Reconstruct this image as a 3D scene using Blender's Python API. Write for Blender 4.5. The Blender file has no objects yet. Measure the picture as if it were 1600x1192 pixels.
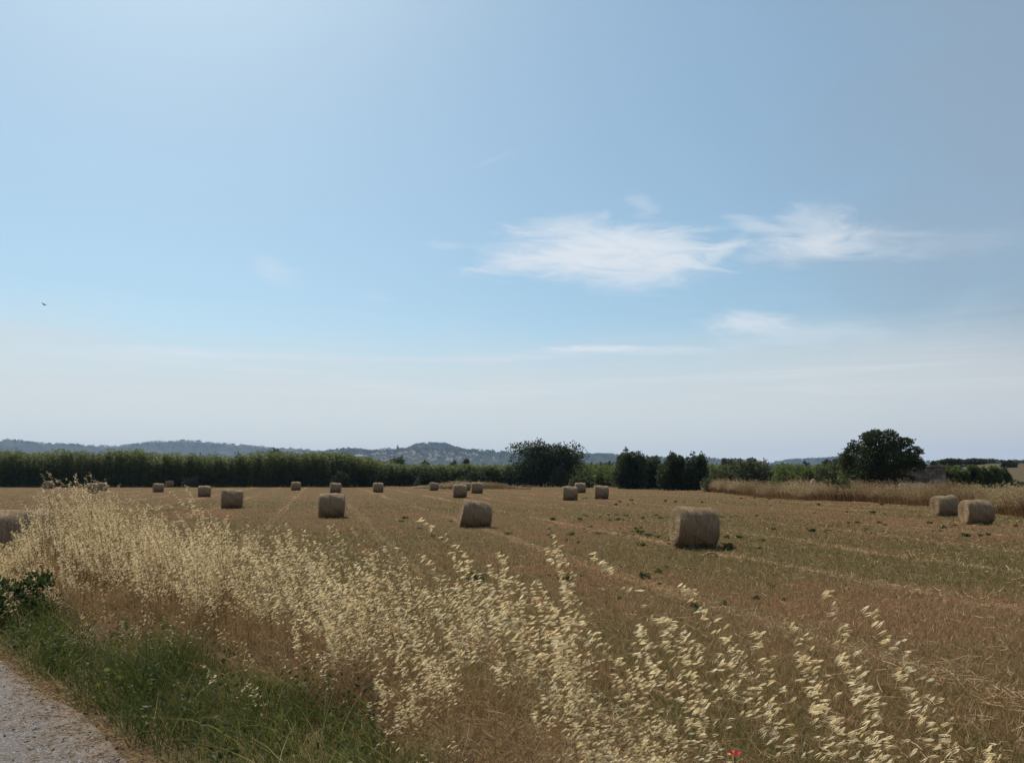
import bpy, math
import numpy as np
from math import radians, sin, cos, tan, pi, atan2, sqrt

rng = np.random.default_rng(7)
scene = bpy.context.scene
COL = scene.collection

# ------------------------------------------------------------------ camera
FPX, CX, CY, PITCH, CAMZ = 1200.0, 800.0, 596.0, math.atan(146 / 1200.0), 2.2
cd = bpy.data.cameras.new("camera")
cam = bpy.data.objects.new("camera", cd); COL.objects.link(cam)
cam.location = (0, 0, CAMZ); cam.rotation_euler = (radians(90) + PITCH, 0, 0)
cd.sensor_width = 36.0; cd.lens = 36.0 * FPX / 1600.0
cd.clip_start = 0.05; cd.clip_end = 30000
scene.camera = cam

def ray(px, py):
    a, b = (px - CX) / FPX, (CY - py) / FPX
    return np.array([a, cos(PITCH) - b * sin(PITCH), sin(PITCH) + b * cos(PITCH)])
def at(px, py, Y):
    d = ray(px, py); return np.array([0, 0, CAMZ]) + d * (Y / d[1])
def ground_at(px, py, z=0.0):
    d = ray(px, py); return np.array([0, 0, CAMZ]) + d * ((z - CAMZ) / d[2])
def azel(px, py):
    d = ray(px, py); return math.atan2(d[0], d[1]), math.atan2(d[2], math.hypot(d[0], d[1]))

# ------------------------------------------------------------------ light
SUN_AZ, SUN_EL = radians(-28), radians(50)      # azimuth from +Y towards +X
SKY_STRENGTH, SUN_STRENGTH, EXPOSURE = 0.118, 5.0, 0.0
scene.view_settings.view_transform = 'Standard'; scene.view_settings.look = 'None'
scene.view_settings.exposure = EXPOSURE; scene.view_settings.gamma = 1.0
scene.view_settings.use_curve_mapping = False
scene.cycles.use_denoising = True
scene.cycles.max_bounces = 6; scene.cycles.diffuse_bounces = 3; scene.cycles.transmission_bounces = 4
scene.cycles.transparent_max_bounces = 6; scene.cycles.volume_bounces = 0
scene.cycles.caustics_reflective = False; scene.cycles.caustics_refractive = False
SUNV = np.array([sin(SUN_AZ) * cos(SUN_EL), cos(SUN_AZ) * cos(SUN_EL), sin(SUN_EL)])
ld = bpy.data.lights.new("sun", 'SUN'); ld.energy = SUN_STRENGTH; ld.angle = radians(0.53); ld.color = (1.0, 0.93, 0.82)
sun = bpy.data.objects.new("sun", ld); COL.objects.link(sun); sun.location = (0, 0, 60)
from mathutils import Vector
sun.rotation_euler = Vector(SUNV.tolist()).to_track_quat('Z', 'Y').to_euler()

class NT:
    """small helper for node trees"""
    def __init__(self, tree): self.t = tree; self.n = tree.nodes; self.l = tree.links
    def new(self, typ, ins=None, **props):
        nd = self.n.new(typ)
        for k, v in props.items(): setattr(nd, k, v)
        for k, v in (ins or {}).items(): self.set(nd.inputs[k], v)
        return nd
    def set(self, sock, v):
        if hasattr(v, 'is_output'): self.l.new(v, sock)
        else:
            if hasattr(sock.default_value, '__len__') and hasattr(v, '__len__') and len(sock.default_value) == 4 and len(v) == 3: v = (*v, 1)
            sock.default_value = v
    def m(self, op, a, b=0.0, c=0.0, clamp=False):
        nd = self.new('ShaderNodeMath', operation=op, use_clamp=clamp)
        for i, v in enumerate((a, b, c)): self.set(nd.inputs[i], v)
        return nd.outputs[0]
    def smooth(self, x, a, b):
        nd = self.new('ShaderNodeMapRange', interpolation_type='SMOOTHSTEP')
        self.set(nd.inputs[0], x); nd.inputs[1].default_value = a; nd.inputs[2].default_value = b
        return nd.outputs[0]
    def mix(self, f, a, b, blend='MIX'):
        nd = self.new('ShaderNodeMix', data_type='RGBA', blend_type=blend)
        self.set(nd.inputs[0], f); self.set(nd.inputs[6], a); self.set(nd.inputs[7], b)
        return nd.outputs[2]
    def noise(self, vec, scale, detail=4, rough=0.55, dist=0.0):
        nd = self.new('ShaderNodeTexNoise', {'Scale': scale, 'Detail': detail, 'Roughness': rough, 'Distortion': dist})
        if vec is not None: self.l.new(vec, nd.inputs['Vector'])
        return nd.outputs[0]
    def ramp(self, f, stops):
        nd = self.new('ShaderNodeValToRGB', {0: f}); e = nd.color_ramp.elements
        while len(e) < len(stops): e.new(0.5)
        for el, (p, c) in zip(e, stops): el.position = p; el.color = (*c, 1)
        return nd.outputs[0]
    def scale(self, vec, s):
        nd = self.new('ShaderNodeVectorMath', operation='MULTIPLY'); self.set(nd.inputs[0], vec); nd.inputs[1].default_value = s
        return nd.outputs[0]

# ------------------------------------------------------------------ world
w = bpy.data.worlds.new("World"); scene.world = w; w.use_nodes = True
T = NT(w.node_tree); T.n.clear()
sky = T.new('ShaderNodeTexSky', sky_type='NISHITA', sun_disc=False, sun_elevation=SUN_EL, sun_rotation=SUN_AZ,
            air_density=1.0, dust_density=0.9, ozone_density=1.0, altitude=50)
tc = T.new('ShaderNodeTexCoord')
sp = T.new('ShaderNodeSeparateXYZ', {0: tc.outputs['Generated']})
AZ = T.m('ARCTAN2', sp.outputs[0], sp.outputs[1])
EL = T.m('ARCSINE', sp.outputs[2])
def skyvec(sx, sy, off=0.0, shear=0.0):
    return T.new('ShaderNodeCombineXYZ', {0: T.m('MULTIPLY', T.m('MULTIPLY_ADD', EL, shear, AZ), sx), 1: T.m('MULTIPLY', EL, sy), 2: off}).outputs[0]
nA = T.noise(skyvec(10, 34, 0.0, 1.3), 1.0, 8, 0.62, 1.6)         # wisps
nB = T.noise(skyvec(5, 9, 4.2), 1.0, 3, 0.5, 0.5)                 # big breakup
nC = T.noise(skyvec(3, 55, 9.0), 1.0, 5, 0.6, 0.3)                # streaks
nD = T.noise(skyvec(2.2, 42, 3.0, .15), 1.0, 6, 0.6, .6)            # long streaks
cl = None
# centre (row, column), half sizes, slant, strength
for (px, py, rx, ry, sl, k) in [
        (930, 398, 225, 46, .02, .78), (985, 378, 150, 40, .10, .6), (850, 408, 150, 20, -.12, .7), (1010, 420, 130, 34, .05, .5), (880, 352, 95, 20, -.05, .40), (1128, 392, 45, 16, -.5, .5), (700, 384, 60, 9, 0, .25), (950, 425, 170, 40, .08, .45),
        (1275, 356, 78, 46, .2, .5), (1185, 352, 60, 16, .35, .45), (1345, 378, 120, 34, .1, .24), (1470, 384, 150, 28, 0, .12), (1250, 392, 120, 26, 0, .38),
        (1160, 506, 82, 20, .06, .72), (1270, 520, 170, 22, .03, .32), (925, 545, 100, 8, -.02, .85), (1060, 547, 130, 10, .02, .35),
        (425, 420, 50, 24, .3, .26), (290, 552, 140, 12, 0, .42), (590, 466, 50, 8, .1, .14), (1005, 320, 30, 16, .3, .25), (770, 250, 40, 6, -.3, .12)]:
    a0, e0 = azel(px, py)
    ra, re = rx / FPX, ry / FPX
    dA = T.m('SUBTRACT', AZ, a0)
    da = T.m('DIVIDE', dA, ra); de = T.m('DIVIDE', T.m('ADD', T.m('SUBTRACT', EL, e0), T.m('MULTIPLY', dA, sl)), re)
    r = T.m('SQRT', T.m('ADD', T.m('MULTIPLY', da, da), T.m('MULTIPLY', de, de)))
    r = T.m('ADD', r, T.m('MULTIPLY_ADD', nA, -1.7, .85))
    f = T.m('MULTIPLY', T.smooth(r, 1.1, 0.1), k)
    cl = f if cl is None else T.m('SUBTRACT', T.m('ADD', cl, f), T.m('MULTIPLY', cl, f))
cl = T.m('MULTIPLY', cl, T.m('MULTIPLY_ADD', nB, 0.4, 0.72))
# low veil of thin cloud along the horizon
e1 = azel(800, 585)[1]; e0 = azel(800, 545)[1]
el2 = T.m('ADD', EL, T.m('ADD', T.m('MULTIPLY_ADD', nD, 0.09, -0.045), T.m('MULTIPLY_ADD', nB, 0.05, -0.025)))
veil = T.m('MULTIPLY', T.smooth(el2, e0 + .055, e1 - .045), .75)
CLOUD = (6.8, 7.1, 7.4); VEIL = (6.1, 6.15, 6.0)
hs = T.new('ShaderNodeHueSaturation', {'Saturation': 1.0, 'Value': 1.0, 'Color': sky.outputs[0]})
c = T.mix(1.0, hs.outputs[0], (.90, 1.02, .95), 'MULTIPLY')
c = T.mix(.33, c, (2.9, 4.5, 5.9))        # thin high cirrus over the whole sky
side = T.m('MULTIPLY', T.smooth(T.m('ADD', AZ, T.m('MULTIPLY_ADD', nB, .3, -.15)), .22, .66), .55)
c = T.mix(side, c, (2.6, 3.2, 3.9))
c = T.mix(veil, c, VEIL)
e2 = azel(800, 535)[1]; e3 = azel(800, 640)[1]
stk = T.m('MULTIPLY', T.m('MULTIPLY', T.smooth(nD, .47, .70), T.m('MULTIPLY', T.smooth(EL, e2, e2 - .03), T.smooth(EL, e3 - .02, e3 + .03))), .55)
c = T.mix(stk, c, (6.5, 6.6, 6.6))
c = T.mix(cl, c, CLOUD)
bg = T.new('ShaderNodeBackground', {'Color': c, 'Strength': SKY_STRENGTH})
out = T.new('ShaderNodeOutputWorld', {0: bg.outputs[0]})

# ------------------------------------------------------------------ helpers: materials
def material(name):
    m = bpy.data.materials.new(name); m.use_nodes = True
    t = NT(m.node_tree); t.n.clear()
    return m, t
def finish(t, surf): t.new('ShaderNodeOutputMaterial', {0: surf})
def principled(t, color, rough=0.9, spec=0.2, normal=None):
    p = t.new('ShaderNodeBsdfPrincipled', {'Base Color': color, 'Roughness': rough, 'Specular IOR Level': spec})
    if normal is not None: t.l.new(normal, p.inputs['Normal'])
    return p.outputs[0]
def tint(t): return t.new('ShaderNodeAttribute', attribute_name='tint').outputs['Fac']
def leaf_mat(name, stops, trans=0.4, rough=0.6, spec=0.25, tcol=None):
    """thin leaf: reflects and lets light through; natural colour variation from the tint attribute"""
    m, t = material(name)
    c = t.ramp(tint(t), stops)
    p = principled(t, c, rough, spec)
    tc_ = c if tcol is None else t.mix(1.0, c, tcol, 'MULTIPLY')
    tr = t.new('ShaderNodeBsdfTranslucent', {'Color': tc_})
    mx = t.new('ShaderNodeMixShader', {0: trans, 1: p, 2: tr.outputs[0]})
    finish(t, mx.outputs[0]); return m
def plain_mat(name, color, rough=0.85, spec=0.2, var=0.25, scale=6.0, bump=0.0):
    m, t = material(name)
    tc_ = t.new('ShaderNodeTexCoord').outputs['Object']
    n = t.noise(tc_, scale, 5, 0.6)
    c = t.mix(n, tuple(x * (1 - var) for x in color), tuple(min(1, x * (1 + var)) for x in color))
    nm = t.new('ShaderNodeBump', {'Strength': bump, 'Distance': 0.05, 'Height': n}).outputs[0] if bump else None
    finish(t, principled(t, c, rough, spec, nm)); return m

# ------------------------------------------------------------------ helpers: meshes
class Geo:
    """collects vertex/face arrays into one mesh"""
    def __init__(self): self.V = []; self.F = []; self.tn = []; self.n = 0
    def add(self, V, faces, mat=0, tint=None):
        V = np.asarray(V, np.float32).reshape(-1, 3)
        for f in (faces if isinstance(faces, (list, tuple)) else [faces]):
            f = np.asarray(f, np.int64)
            if f.size: self.F.append((f + self.n, mat))
        self.V.append(V); self.n += len(V)
        self.tn.append(np.full(len(V), 0.5, np.float32) if tint is None else np.broadcast_to(np.asarray(tint, np.float32), (len(V),)).copy())
    def mesh(self, name, mats, smooth=False):
        me = bpy.data.meshes.new(name)
        V = np.concatenate(self.V); me.vertices.add(len(V)); me.vertices.foreach_set('co', V.ravel())
        loops = np.concatenate([f.ravel() for f, _ in self.F]); sizes = np.concatenate([np.full(len(f), f.shape[1]) for f, _ in self.F])
        mi = np.concatenate([np.full(len(f), m) for f, m in self.F])
        me.loops.add(len(loops)); me.loops.foreach_set('vertex_index', loops.astype(np.int32))
        me.polygons.add(len(sizes))
        me.polygons.foreach_set('loop_start', np.concatenate([[0], np.cumsum(sizes)[:-1]]).astype(np.int32))
        me.polygons.foreach_set('material_index', mi.astype(np.int32))
        me.polygons.foreach_set('use_smooth', np.full(len(sizes), smooth))
        a = me.attributes.new('tint', 'FLOAT', 'POINT'); a.data.foreach_set('value', np.concatenate(self.tn))
        for m in mats: me.materials.append(m)
        me.update(calc_edges=True); return me
    def obj(self, name, mats, parent=None, smooth=False):
        return link(name, self.mesh(name, mats, smooth), parent)
def link(name, me, parent=None):
    o = bpy.data.objects.new(name, me); COL.objects.link(o)
    if parent is not None: o.parent = parent
    return o
def tag(o, label=None, cat=None, group=None, kind=None):
    if label: o['label'] = label
    if cat: o['category'] = cat
    if group: o['group'] = group
    if kind: o['kind'] = kind
    return o
def thing(name, loc, label, cat, group=None, rz=0.0):
    o = bpy.data.objects.new(name, None); COL.objects.link(o); o.location = tuple(float(v) for v in loc); o.rotation_euler = (0, 0, rz)
    o.empty_display_size = 0.2
    return tag(o, label, cat, group)
def copy_tree(o, loc, rz=0.0, s=1.0, label=None, group=None):
    c = o.copy(); COL.objects.link(c); c.location = tuple(float(v) for v in loc); c.rotation_euler = (0, 0, rz); c.scale = (s, s, s)
    if label: c['label'] = label
    if group: c['group'] = group
    for ch in list(o.children):
        d = ch.copy(); COL.objects.link(d); d.parent = c
    return c
def unit(v): return v / np.maximum(np.linalg.norm(v, axis=-1, keepdims=True), 1e-9)
def rand_dirs(n, r=rng):
    return unit(r.normal(size=(n, 3)))
def stamp(g, TV, TF, P, A, S=1.0, up=None, mat=0, tn=None, r=rng, B=None):
    """stamp template (x along A, y across, z normal) at every P"""
    n = len(P)
    if n == 0: return
    A = unit(A)
    if B is None:
        B = np.cross(A, rand_dirs(n, r))
    B = unit(B - A * (A * B).sum(1, keepdims=True)); Cn = np.cross(A, B)
    S = np.broadcast_to(np.asarray(S, float), (n,))
    V = P[:, None] + S[:, None, None] * (TV[None, :, 0, None] * A[:, None] + TV[None, :, 1, None] * B[:, None] + TV[None, :, 2, None] * Cn[:, None])
    fs = [(np.asarray(f)[None] + (np.arange(n) * len(TV))[:, None, None]).reshape(-1, np.asarray(f).shape[1]) for f in TF]
    g.add(V.reshape(-1, 3), fs, mat, None if tn is None else np.repeat(tn, len(TV)))
def ribbons(g, P, H, L, W, lean, droop, nseg=3, mat=0, tn=None, r=rng, taper=1.0, pw=2.0, tn_tip=None):
    """blades: start P, initial dir H, length L, width W, sideways lean vector, droop"""
    n = len(P)
    if n == 0: return None
    L = np.broadcast_to(L, (n,)); W = np.broadcast_to(W, (n,)); droop = np.broadcast_to(droop, (n,))
    side = unit(np.cross(H, rand_dirs(n, r)))
    u = np.linspace(0, 1, nseg + 1)
    cen = P[:, None] + L[:, None, None] * (H[:, None] * u[None, :, None] + lean[:, None] * (u ** pw)[None, :, None])
    cen[:, :, 2] -= (L * droop)[:, None] * (u ** (pw + .6))[None]
    wd = W[:, None] * (1 - taper * u ** 1.5)[None] * .5
    wd = np.maximum(wd, W[:, None] * .06)
    V = np.stack([cen - side[:, None] * wd[..., None], cen + side[:, None] * wd[..., None]], 2)   # n,k,2,3
    k = nseg + 1
    base = (np.arange(n) * k * 2)[:, None] + (np.arange(nseg) * 2)[None]
    F = np.stack([base, base + 1, base + 3, base + 2], -1).reshape(-1, 4)
    tt = None
    if tn is not None:
        tt = np.repeat(tn, k * 2)
    g.add(V.reshape(-1, 3), F, mat, tt)
    return cen
def tube(g, pts, radii, ns=7, mat=0, tn=None, r=rng, rough=0.0):
    pts = np.asarray(pts, float); radii = np.asarray(radii, float)
    d = unit(np.gradient(pts, axis=0)); ref = np.array([0.31, 0.95, 0.05])
    a = unit(np.cross(d, ref)); b = np.cross(d, a)
    th = np.linspace(0, 2 * pi, ns, endpoint=False)
    R = radii[:, None] * (1 + rough * r.normal(size=(len(pts), ns)))
    V = pts[:, None] + R[..., None] * (np.cos(th)[None, :, None] * a[:, None] + np.sin(th)[None, :, None] * b[:, None])
    i = np.arange(len(pts) - 1)[:, None] * ns; j = np.arange(ns)[None]; j2 = (j + 1) % ns
    F = np.stack([i + j, i + j2, i + ns + j2, i + ns + j], -1).reshape(-1, 4)
    g.add(V.reshape(-1, 3), [F, np.arange(ns)[::-1][None], (np.arange(ns) + ns * (len(pts) - 1))[None]], mat, tn)
def vnoise(x, y, seed=0):
    """cheap smooth 2-D noise in about -1..1"""
    r = np.random.default_rng(seed); s = 0
    for k in range(6):
        a = r.uniform(0, 2 * pi); f = r.uniform(.6, 1.9); p = r.uniform(0, 6.28)
        s = s + np.sin((x * cos(a) + y * sin(a)) * f + p + 0.8 * np.sin((x * sin(a) - y * cos(a)) * f * .7 + p * 2))
    return s / 3.2
def smoothstep(a, b, x):
    t = np.clip((np.asarray(x, float) - a) / (b - a), 0, 1); return t * t * (3 - 2 * t)

# ------------------------------------------------------------------ ground
E0 = np.array([-2.25, 4.85]); TD = np.array([-.692, .722]); ND = np.array([.722, .692])   # road edge, along, into the field
def st(x, y):
    dx, dy = x - E0[0], y - E0[1]; return dx * ND[0] + dy * ND[1], dx * TD[0] + dy * TD[1]
def xy(s, t): return E0[0] + s * ND[0] + t * TD[0], E0[1] + s * ND[1] + t * TD[1]
def height(x, y):
    x = np.asarray(x, float); y = np.asarray(y, float)
    s, t = st(x, y)
    k = smoothstep(12.6, 15, t)                                        # the bank is narrower farther along the lane
    h = .5 - .5 * ((1 - k) * smoothstep(1.6, 5.0, s) + k * smoothstep(.8, 2.6, s))
    h = h + .03 * smoothstep(.1, .6, s) * vnoise(x * 2.1, y * 2.1, 3) + .05 * smoothstep(3, 6, s) * vnoise(x * .25, y * .25, 4)
    rr = np.hypot(x, y); az = np.arctan2(x, np.maximum(y, 1e-3)) * (y > 0)
    h = h + 9.0 * smoothstep(170, 560, rr) * smoothstep(.46, .56, az)
    h = np.where(rr > 900, h * np.clip(1 - (rr - 900) / 700, 0, 1), h)
    return h
rs = np.concatenate([[0.0], np.geomspace(.8, 8200, 230)])
an = np.unique(np.concatenate([np.linspace(-pi, pi, 73)[:-1], np.linspace(-.95, .95, 260)]))
g = Geo()
R_, A_ = np.meshgrid(rs[1:], an, indexing='ij'); X_, Y_ = R_ * np.sin(A_), R_ * np.cos(A_)
na = len(an); V = np.stack([X_, Y_, height(X_, Y_)], -1).reshape(-1, 3)
V = np.vstack([[[0, 0, .5]], V])
i = 1 + np.arange(len(rs) - 2)[:, None] * na; j = np.arange(na)[None]; j2 = (j + 1) % na
F = np.stack([i + j, i + na + j, i + na + j2, i + j2], -1).reshape(-1, 4)
fan = np.stack([np.zeros(na, int), 1 + np.arange(na), 1 + (np.arange(na) + 1) % na], -1)
g.add(V, [F, fan])
m_ground, t = material("stubble_soil")
pos = t.new('ShaderNodeNewGeometry').outputs['Position']
sx = t.new('ShaderNodeSeparateXYZ', {0: pos}); X, Y = sx.outputs[0], sx.outputs[1]
S = t.m('ADD', t.m('MULTIPLY', t.m('SUBTRACT', X, E0[0]), ND[0]), t.m('MULTIPLY', t.m('SUBTRACT', Y, E0[1]), ND[1]))
RA = radians(-14)        # direction of the mown rows
U = t.m('SUBTRACT', t.m('MULTIPLY', X, cos(RA)), t.m('MULTIPLY', Y, sin(RA)))       # across the rows
W_ = t.m('ADD', t.m('MULTIPLY', X, sin(RA)), t.m('MULTIPLY', Y, cos(RA)))           # along the rows
uvw = t.new('ShaderNodeCombineXYZ', {0: U, 1: t.m('MULTIPLY', W_, .12), 2: 0.0}).outputs[0]
big = t.noise(pos, .085, 4, .6); mid = t.noise(pos, .6, 4, .6); fine = t.noise(pos, 14, 4, .7); grain = t.noise(pos, 60, 3, .7)
streak = t.noise(uvw, 1.1, 5, .65); rowfine = t.noise(uvw, 9.0, 3, .7)
RED = (.150, .088, .048); OLV = (.100, .086, .036); STR = (.32, .235, .135); DRK = (.055, .04, .022)
c = t.mix(t.smooth(t.m('ADD', big, t.m('MULTIPLY_ADD', streak, .7, -.35)), .46, .68), OLV, RED)
c = t.mix(t.m('MULTIPLY', t.smooth(mid, .5, .7), .45), c, (.13, .115, .045))
c = t.mix(t.m('MULTIPLY', t.smooth(rowfine, .48, .72), .32), c, STR)
c = t.mix(t.m('MULTIPLY', t.smooth(fine, .52, .75), .55), c, DRK)
c = t.mix(t.m('MULTIPLY', t.smooth(grain, .58, .78), .35), c, STR)
wob = t.m('MULTIPLY_ADD', mid, .8, -.4)
ph = t.m('FRACT', t.m('DIVIDE', t.m('ADD', U, wob), 4.4))
sw = t.m('SUBTRACT', 1.0, t.smooth(t.m('ABSOLUTE', t.m('SUBTRACT', ph, .5)), .02, .075))
c = t.mix(t.m('MULTIPLY', sw, t.m('MULTIPLY_ADD', t.smooth(t.noise(pos, .05, 2), .42, .6), .5, .06)), c, STR)
verge = t.mix(fine, (.07, .045, .024), (.19, .13, .07))
c = t.mix(1.0, c, (.98, .78, .68), 'MULTIPLY')
c = t.mix(t.smooth(S, 3.6, 2.6), c, verge)
far = t.new('ShaderNodeVectorMath', operation='LENGTH'); t.l.new(pos, far.inputs[0])
vor = t.new('ShaderNodeTexVoronoi', {'Vector': pos, 'Scale': 1 / 260.0})
farc = t.ramp(t.new('ShaderNodeSeparateColor', {0: vor.outputs['Color']}).outputs[0], [(0.0, (.05, .06, .025)), (.45, (.10, .07, .04)), (.75, (.115, .07, .042)), (1, (.13, .085, .05))])
farm = t.m('MULTIPLY', t.smooth(far.outputs['Value'], 150, 300), 1.0)
c = t.mix(farm, c, farc)
hgt = t.m('ADD', t.m('MULTIPLY', fine, .6), t.m('MULTIPLY', grain, .4))
bp = t.new('ShaderNodeBump', {'Strength': .9, 'Distance': .05, 'Height': hgt})
finish(t, principled(t, c, .95, .05, bp.outputs[0]))
tag(g.obj("field", [m_ground], smooth=True), kind='structure', label="mown stubble field running to the horizon")

# road: a sheet 4 mm above the ground, edge worn and uneven
g = Geo(); ts = np.linspace(-60, 260, 900)
edge = -.03 + .05 * vnoise(ts * 2.0, ts * .3, 11) + .025 * vnoise(ts * 9.0, ts, 12)
rowsv = []
for s_, e_ in ((-4.2, 0), (-2.4, 0), (-.8, .3), (0, 1)):
    ss = s_ + edge * e_; xx, yy = xy(ss, ts); rowsv.append(np.stack([xx, yy, np.full_like(xx, .505)], -1))
V = np.stack(rowsv, 1); n = len(ts); k = V.shape[1]
i = np.arange(n - 1)[:, None] * k; j = np.arange(k - 1)[None]
g.add(V.reshape(-1, 3), np.stack([i + j + 1, i + k + j + 1, i + k + j, i + j], -1).reshape(-1, 4))
m_road, t = material("asphalt")
pos = t.new('ShaderNodeNewGeometry').outputs['Position']
n1 = t.noise(pos, 1.2, 4, .6); 
vor = t.new('ShaderNodeTexVoronoi', {'Vector': pos, 'Scale': 85.0}); vd = vor.outputs['Distance']
vcol = t.new('ShaderNodeSeparateColor', {0: vor.outputs['Color']}).outputs[0]
c = t.ramp(vcol, [(0, (.085, .075, .072)), (.5, (.145, .128, .120)), (.85, (.20, .175, .16)), (1, (.34, .31, .28))])
c = t.mix(t.m('MULTIPLY', t.smooth(vd, .35, .7), .6), c, (.05, .045, .045))
c = t.mix(t.m('MULTIPLY', n1, .35), c, (.17, .14, .12))
sx = t.new('ShaderNodeSeparateXYZ', {0: pos})
S = t.m('ADD', t.m('MULTIPLY', t.m('SUBTRACT', sx.outputs[0], E0[0]), ND[0]), t.m('MULTIPLY', t.m('SUBTRACT', sx.outputs[1], E0[1]), ND[1]))
n3 = t.noise(pos, 3.5, 5, .65); n4 = t.noise(pos, 22, 3, .6)
dust = t.m('MULTIPLY', t.smooth(t.m('ADD', S, t.m('MULTIPLY_ADD', n3, .9, -.45)), -.38, .08), t.m('MULTIPLY_ADD', n4, .7, .2))
c = t.mix(dust, c, (.19, .14, .095))                                # soil and chaff washed onto the edge
ck = t.new('ShaderNodeTexVoronoi', {'Vector': t.new('ShaderNodeVectorMath', {0: pos, 1: t.scale(t.new('ShaderNodeTexNoise', {'Vector': pos, 'Scale': 4.0}).outputs['Color'], (.35, .35, 0))}, operation='ADD').outputs[0], 'Scale': 1.1}, feature='DISTANCE_TO_EDGE')
c = t.mix(t.m('MULTIPLY', t.smooth(ck.outputs['Distance'], .012, .002), t.m('MULTIPLY', t.smooth(n3, .45, .6), .8)), c, (.03, .028, .027))
bp = t.new('ShaderNodeBump', {'Strength': .7, 'Distance': .008, 'Height': t.m('SUBTRACT', 1.0, vd)})
finish(t, principled(t, c, .85, .2, bp.outputs[0]))
tag(g.obj("road", [m_road]), kind='structure', label="grey worn asphalt lane at the edge of the verge")

# ------------------------------------------------------------------ distant hills
def crest(profile, R):
    az = []; h = []
    for px, py in profile:
        a, e = azel(px, py); az.append(a); h.append(CAMZ + R * tan(e))
    return np.array(az), np.array(h)
def hill_h(P, x, y):
    (az, hh, R, w) = P
    r = np.hypot(x, y); a = np.arctan2(x, y)
    c = np.interp(a, az, hh)
    n = vnoise(x * .006, y * .006, 21) * .06 + vnoise(x * .02, y * .02, 22) * .03
    return (c + 2) * np.exp(-((r - R) / w) ** 2) * (1 + n * (np.abs(r - R) > w * .12)) - 2
HILLS = []
m_hill, t = material("wooded_hill")
pos = t.new('ShaderNodeNewGeometry').outputs['Position']
n1 = t.noise(pos, .004, 5, .6); n2 = t.noise(pos, .03, 3, .6)
c = t.mix(t.smooth(n1, .52, .62), (.030, .040, .018), (.10, .085, .045))
c = t.mix(t.m('MULTIPLY', n2, .5), c, (.02, .028, .014))
finish(t, principled(t, c, .95, .05))
def hill(profile, R, w, seed):
    az, hh = crest(profile, R)
    P = (az, hh, R, w); HILLS.append(P)
    a = np.linspace(az[0], az[-1], 420); r = np.linspace(R - 2.2 * w, R + 2.2 * w, 46)
    RR, AA = np.meshgrid(r, a, indexing='ij'); x, y = RR * np.sin(AA), RR * np.cos(AA)
    g = Geo(); n = len(a); i = np.arange(len(r) - 1)[:, None] * n; j = np.arange(n - 1)[None]
    g.add(np.stack([x, y, hill_h(P, x, y)], -1).reshape(-1, 3), np.stack([i + j, i + n + j, i + n + j + 1, i + j + 1], -1).reshape(-1, 4))
    tag(g.obj("hill", [m_hill], smooth=True), kind='structure', label="hazy wooded hill on the horizon")
    return P
H_left = hill([(-420, 712), (-150, 692), (-40, 690), (20, 690), (50, 692), (75, 695), (110, 696), (160, 698), (200, 697), (235, 692), (265, 690), (290, 689), (325, 692), (360, 695), (400, 699), (440, 702), (480, 705), (540, 711), (610, 722), (680, 740)], 5600, 620, 1)
H_peak = hill([(585, 735), (615, 714), (635, 703), (648, 697), (660, 694), (678, 694), (695, 695), (708, 699), (720, 703), (750, 711), (790, 735)], 4700, 330, 2)
H_town = hill([(440, 738), (480, 722), (512, 706), (535, 704), (555, 703), (570, 706), (582, 707), (600, 704), (622, 704), (640, 703), (670, 703), (715, 704), (760, 706), (800, 709), (850, 713), (900, 722), (950, 738)], 3900, 420, 3)
H_mid = hill([(760, 738), (800, 722), (860, 713), (905, 711), (930, 712), (950, 711), (975, 713), (1010, 716), (1060, 718), (1110, 718), (1150, 719), (1200, 727), (1260, 738)], 4400, 450, 4)
H_right = hill([(1140, 738), (1200, 727), (1215, 723), (1232, 720), (1262, 719), (1295, 717), (1320, 715), (1350, 716), (1420, 721), (1480, 725), (1560, 728), (1640, 730), (1760, 738)], 5200, 480, 5)

# haze: one closed box of even air
g = Geo()
hx, hy0, hy1, hz0, hz1 = 9600, -9600, 9600, -6.0, 330.0
bv = [(x, y, z) for z in (hz0, hz1) for y in (hy0, hy1) for x in (-hx, hx)]
g.add(bv, np.array([[0, 2, 3, 1], [4, 5, 7, 6], [0, 1, 5, 4], [2, 6, 7, 3], [0, 4, 6, 2], [1, 3, 7, 5]]))
m_haze, t = material("haze")
pv = t.new('ShaderNodeVolumePrincipled', {'Color': (.45, .62, .93), 'Density': 0.72e-4, 'Anisotropy': 0.2})
t.new('ShaderNodeOutputMaterial', {'Volume': pv.outputs[0]})
tag(g.obj("haze", [m_haze]), kind='stuff', label="thin pale air that fades the far hills")

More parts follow.
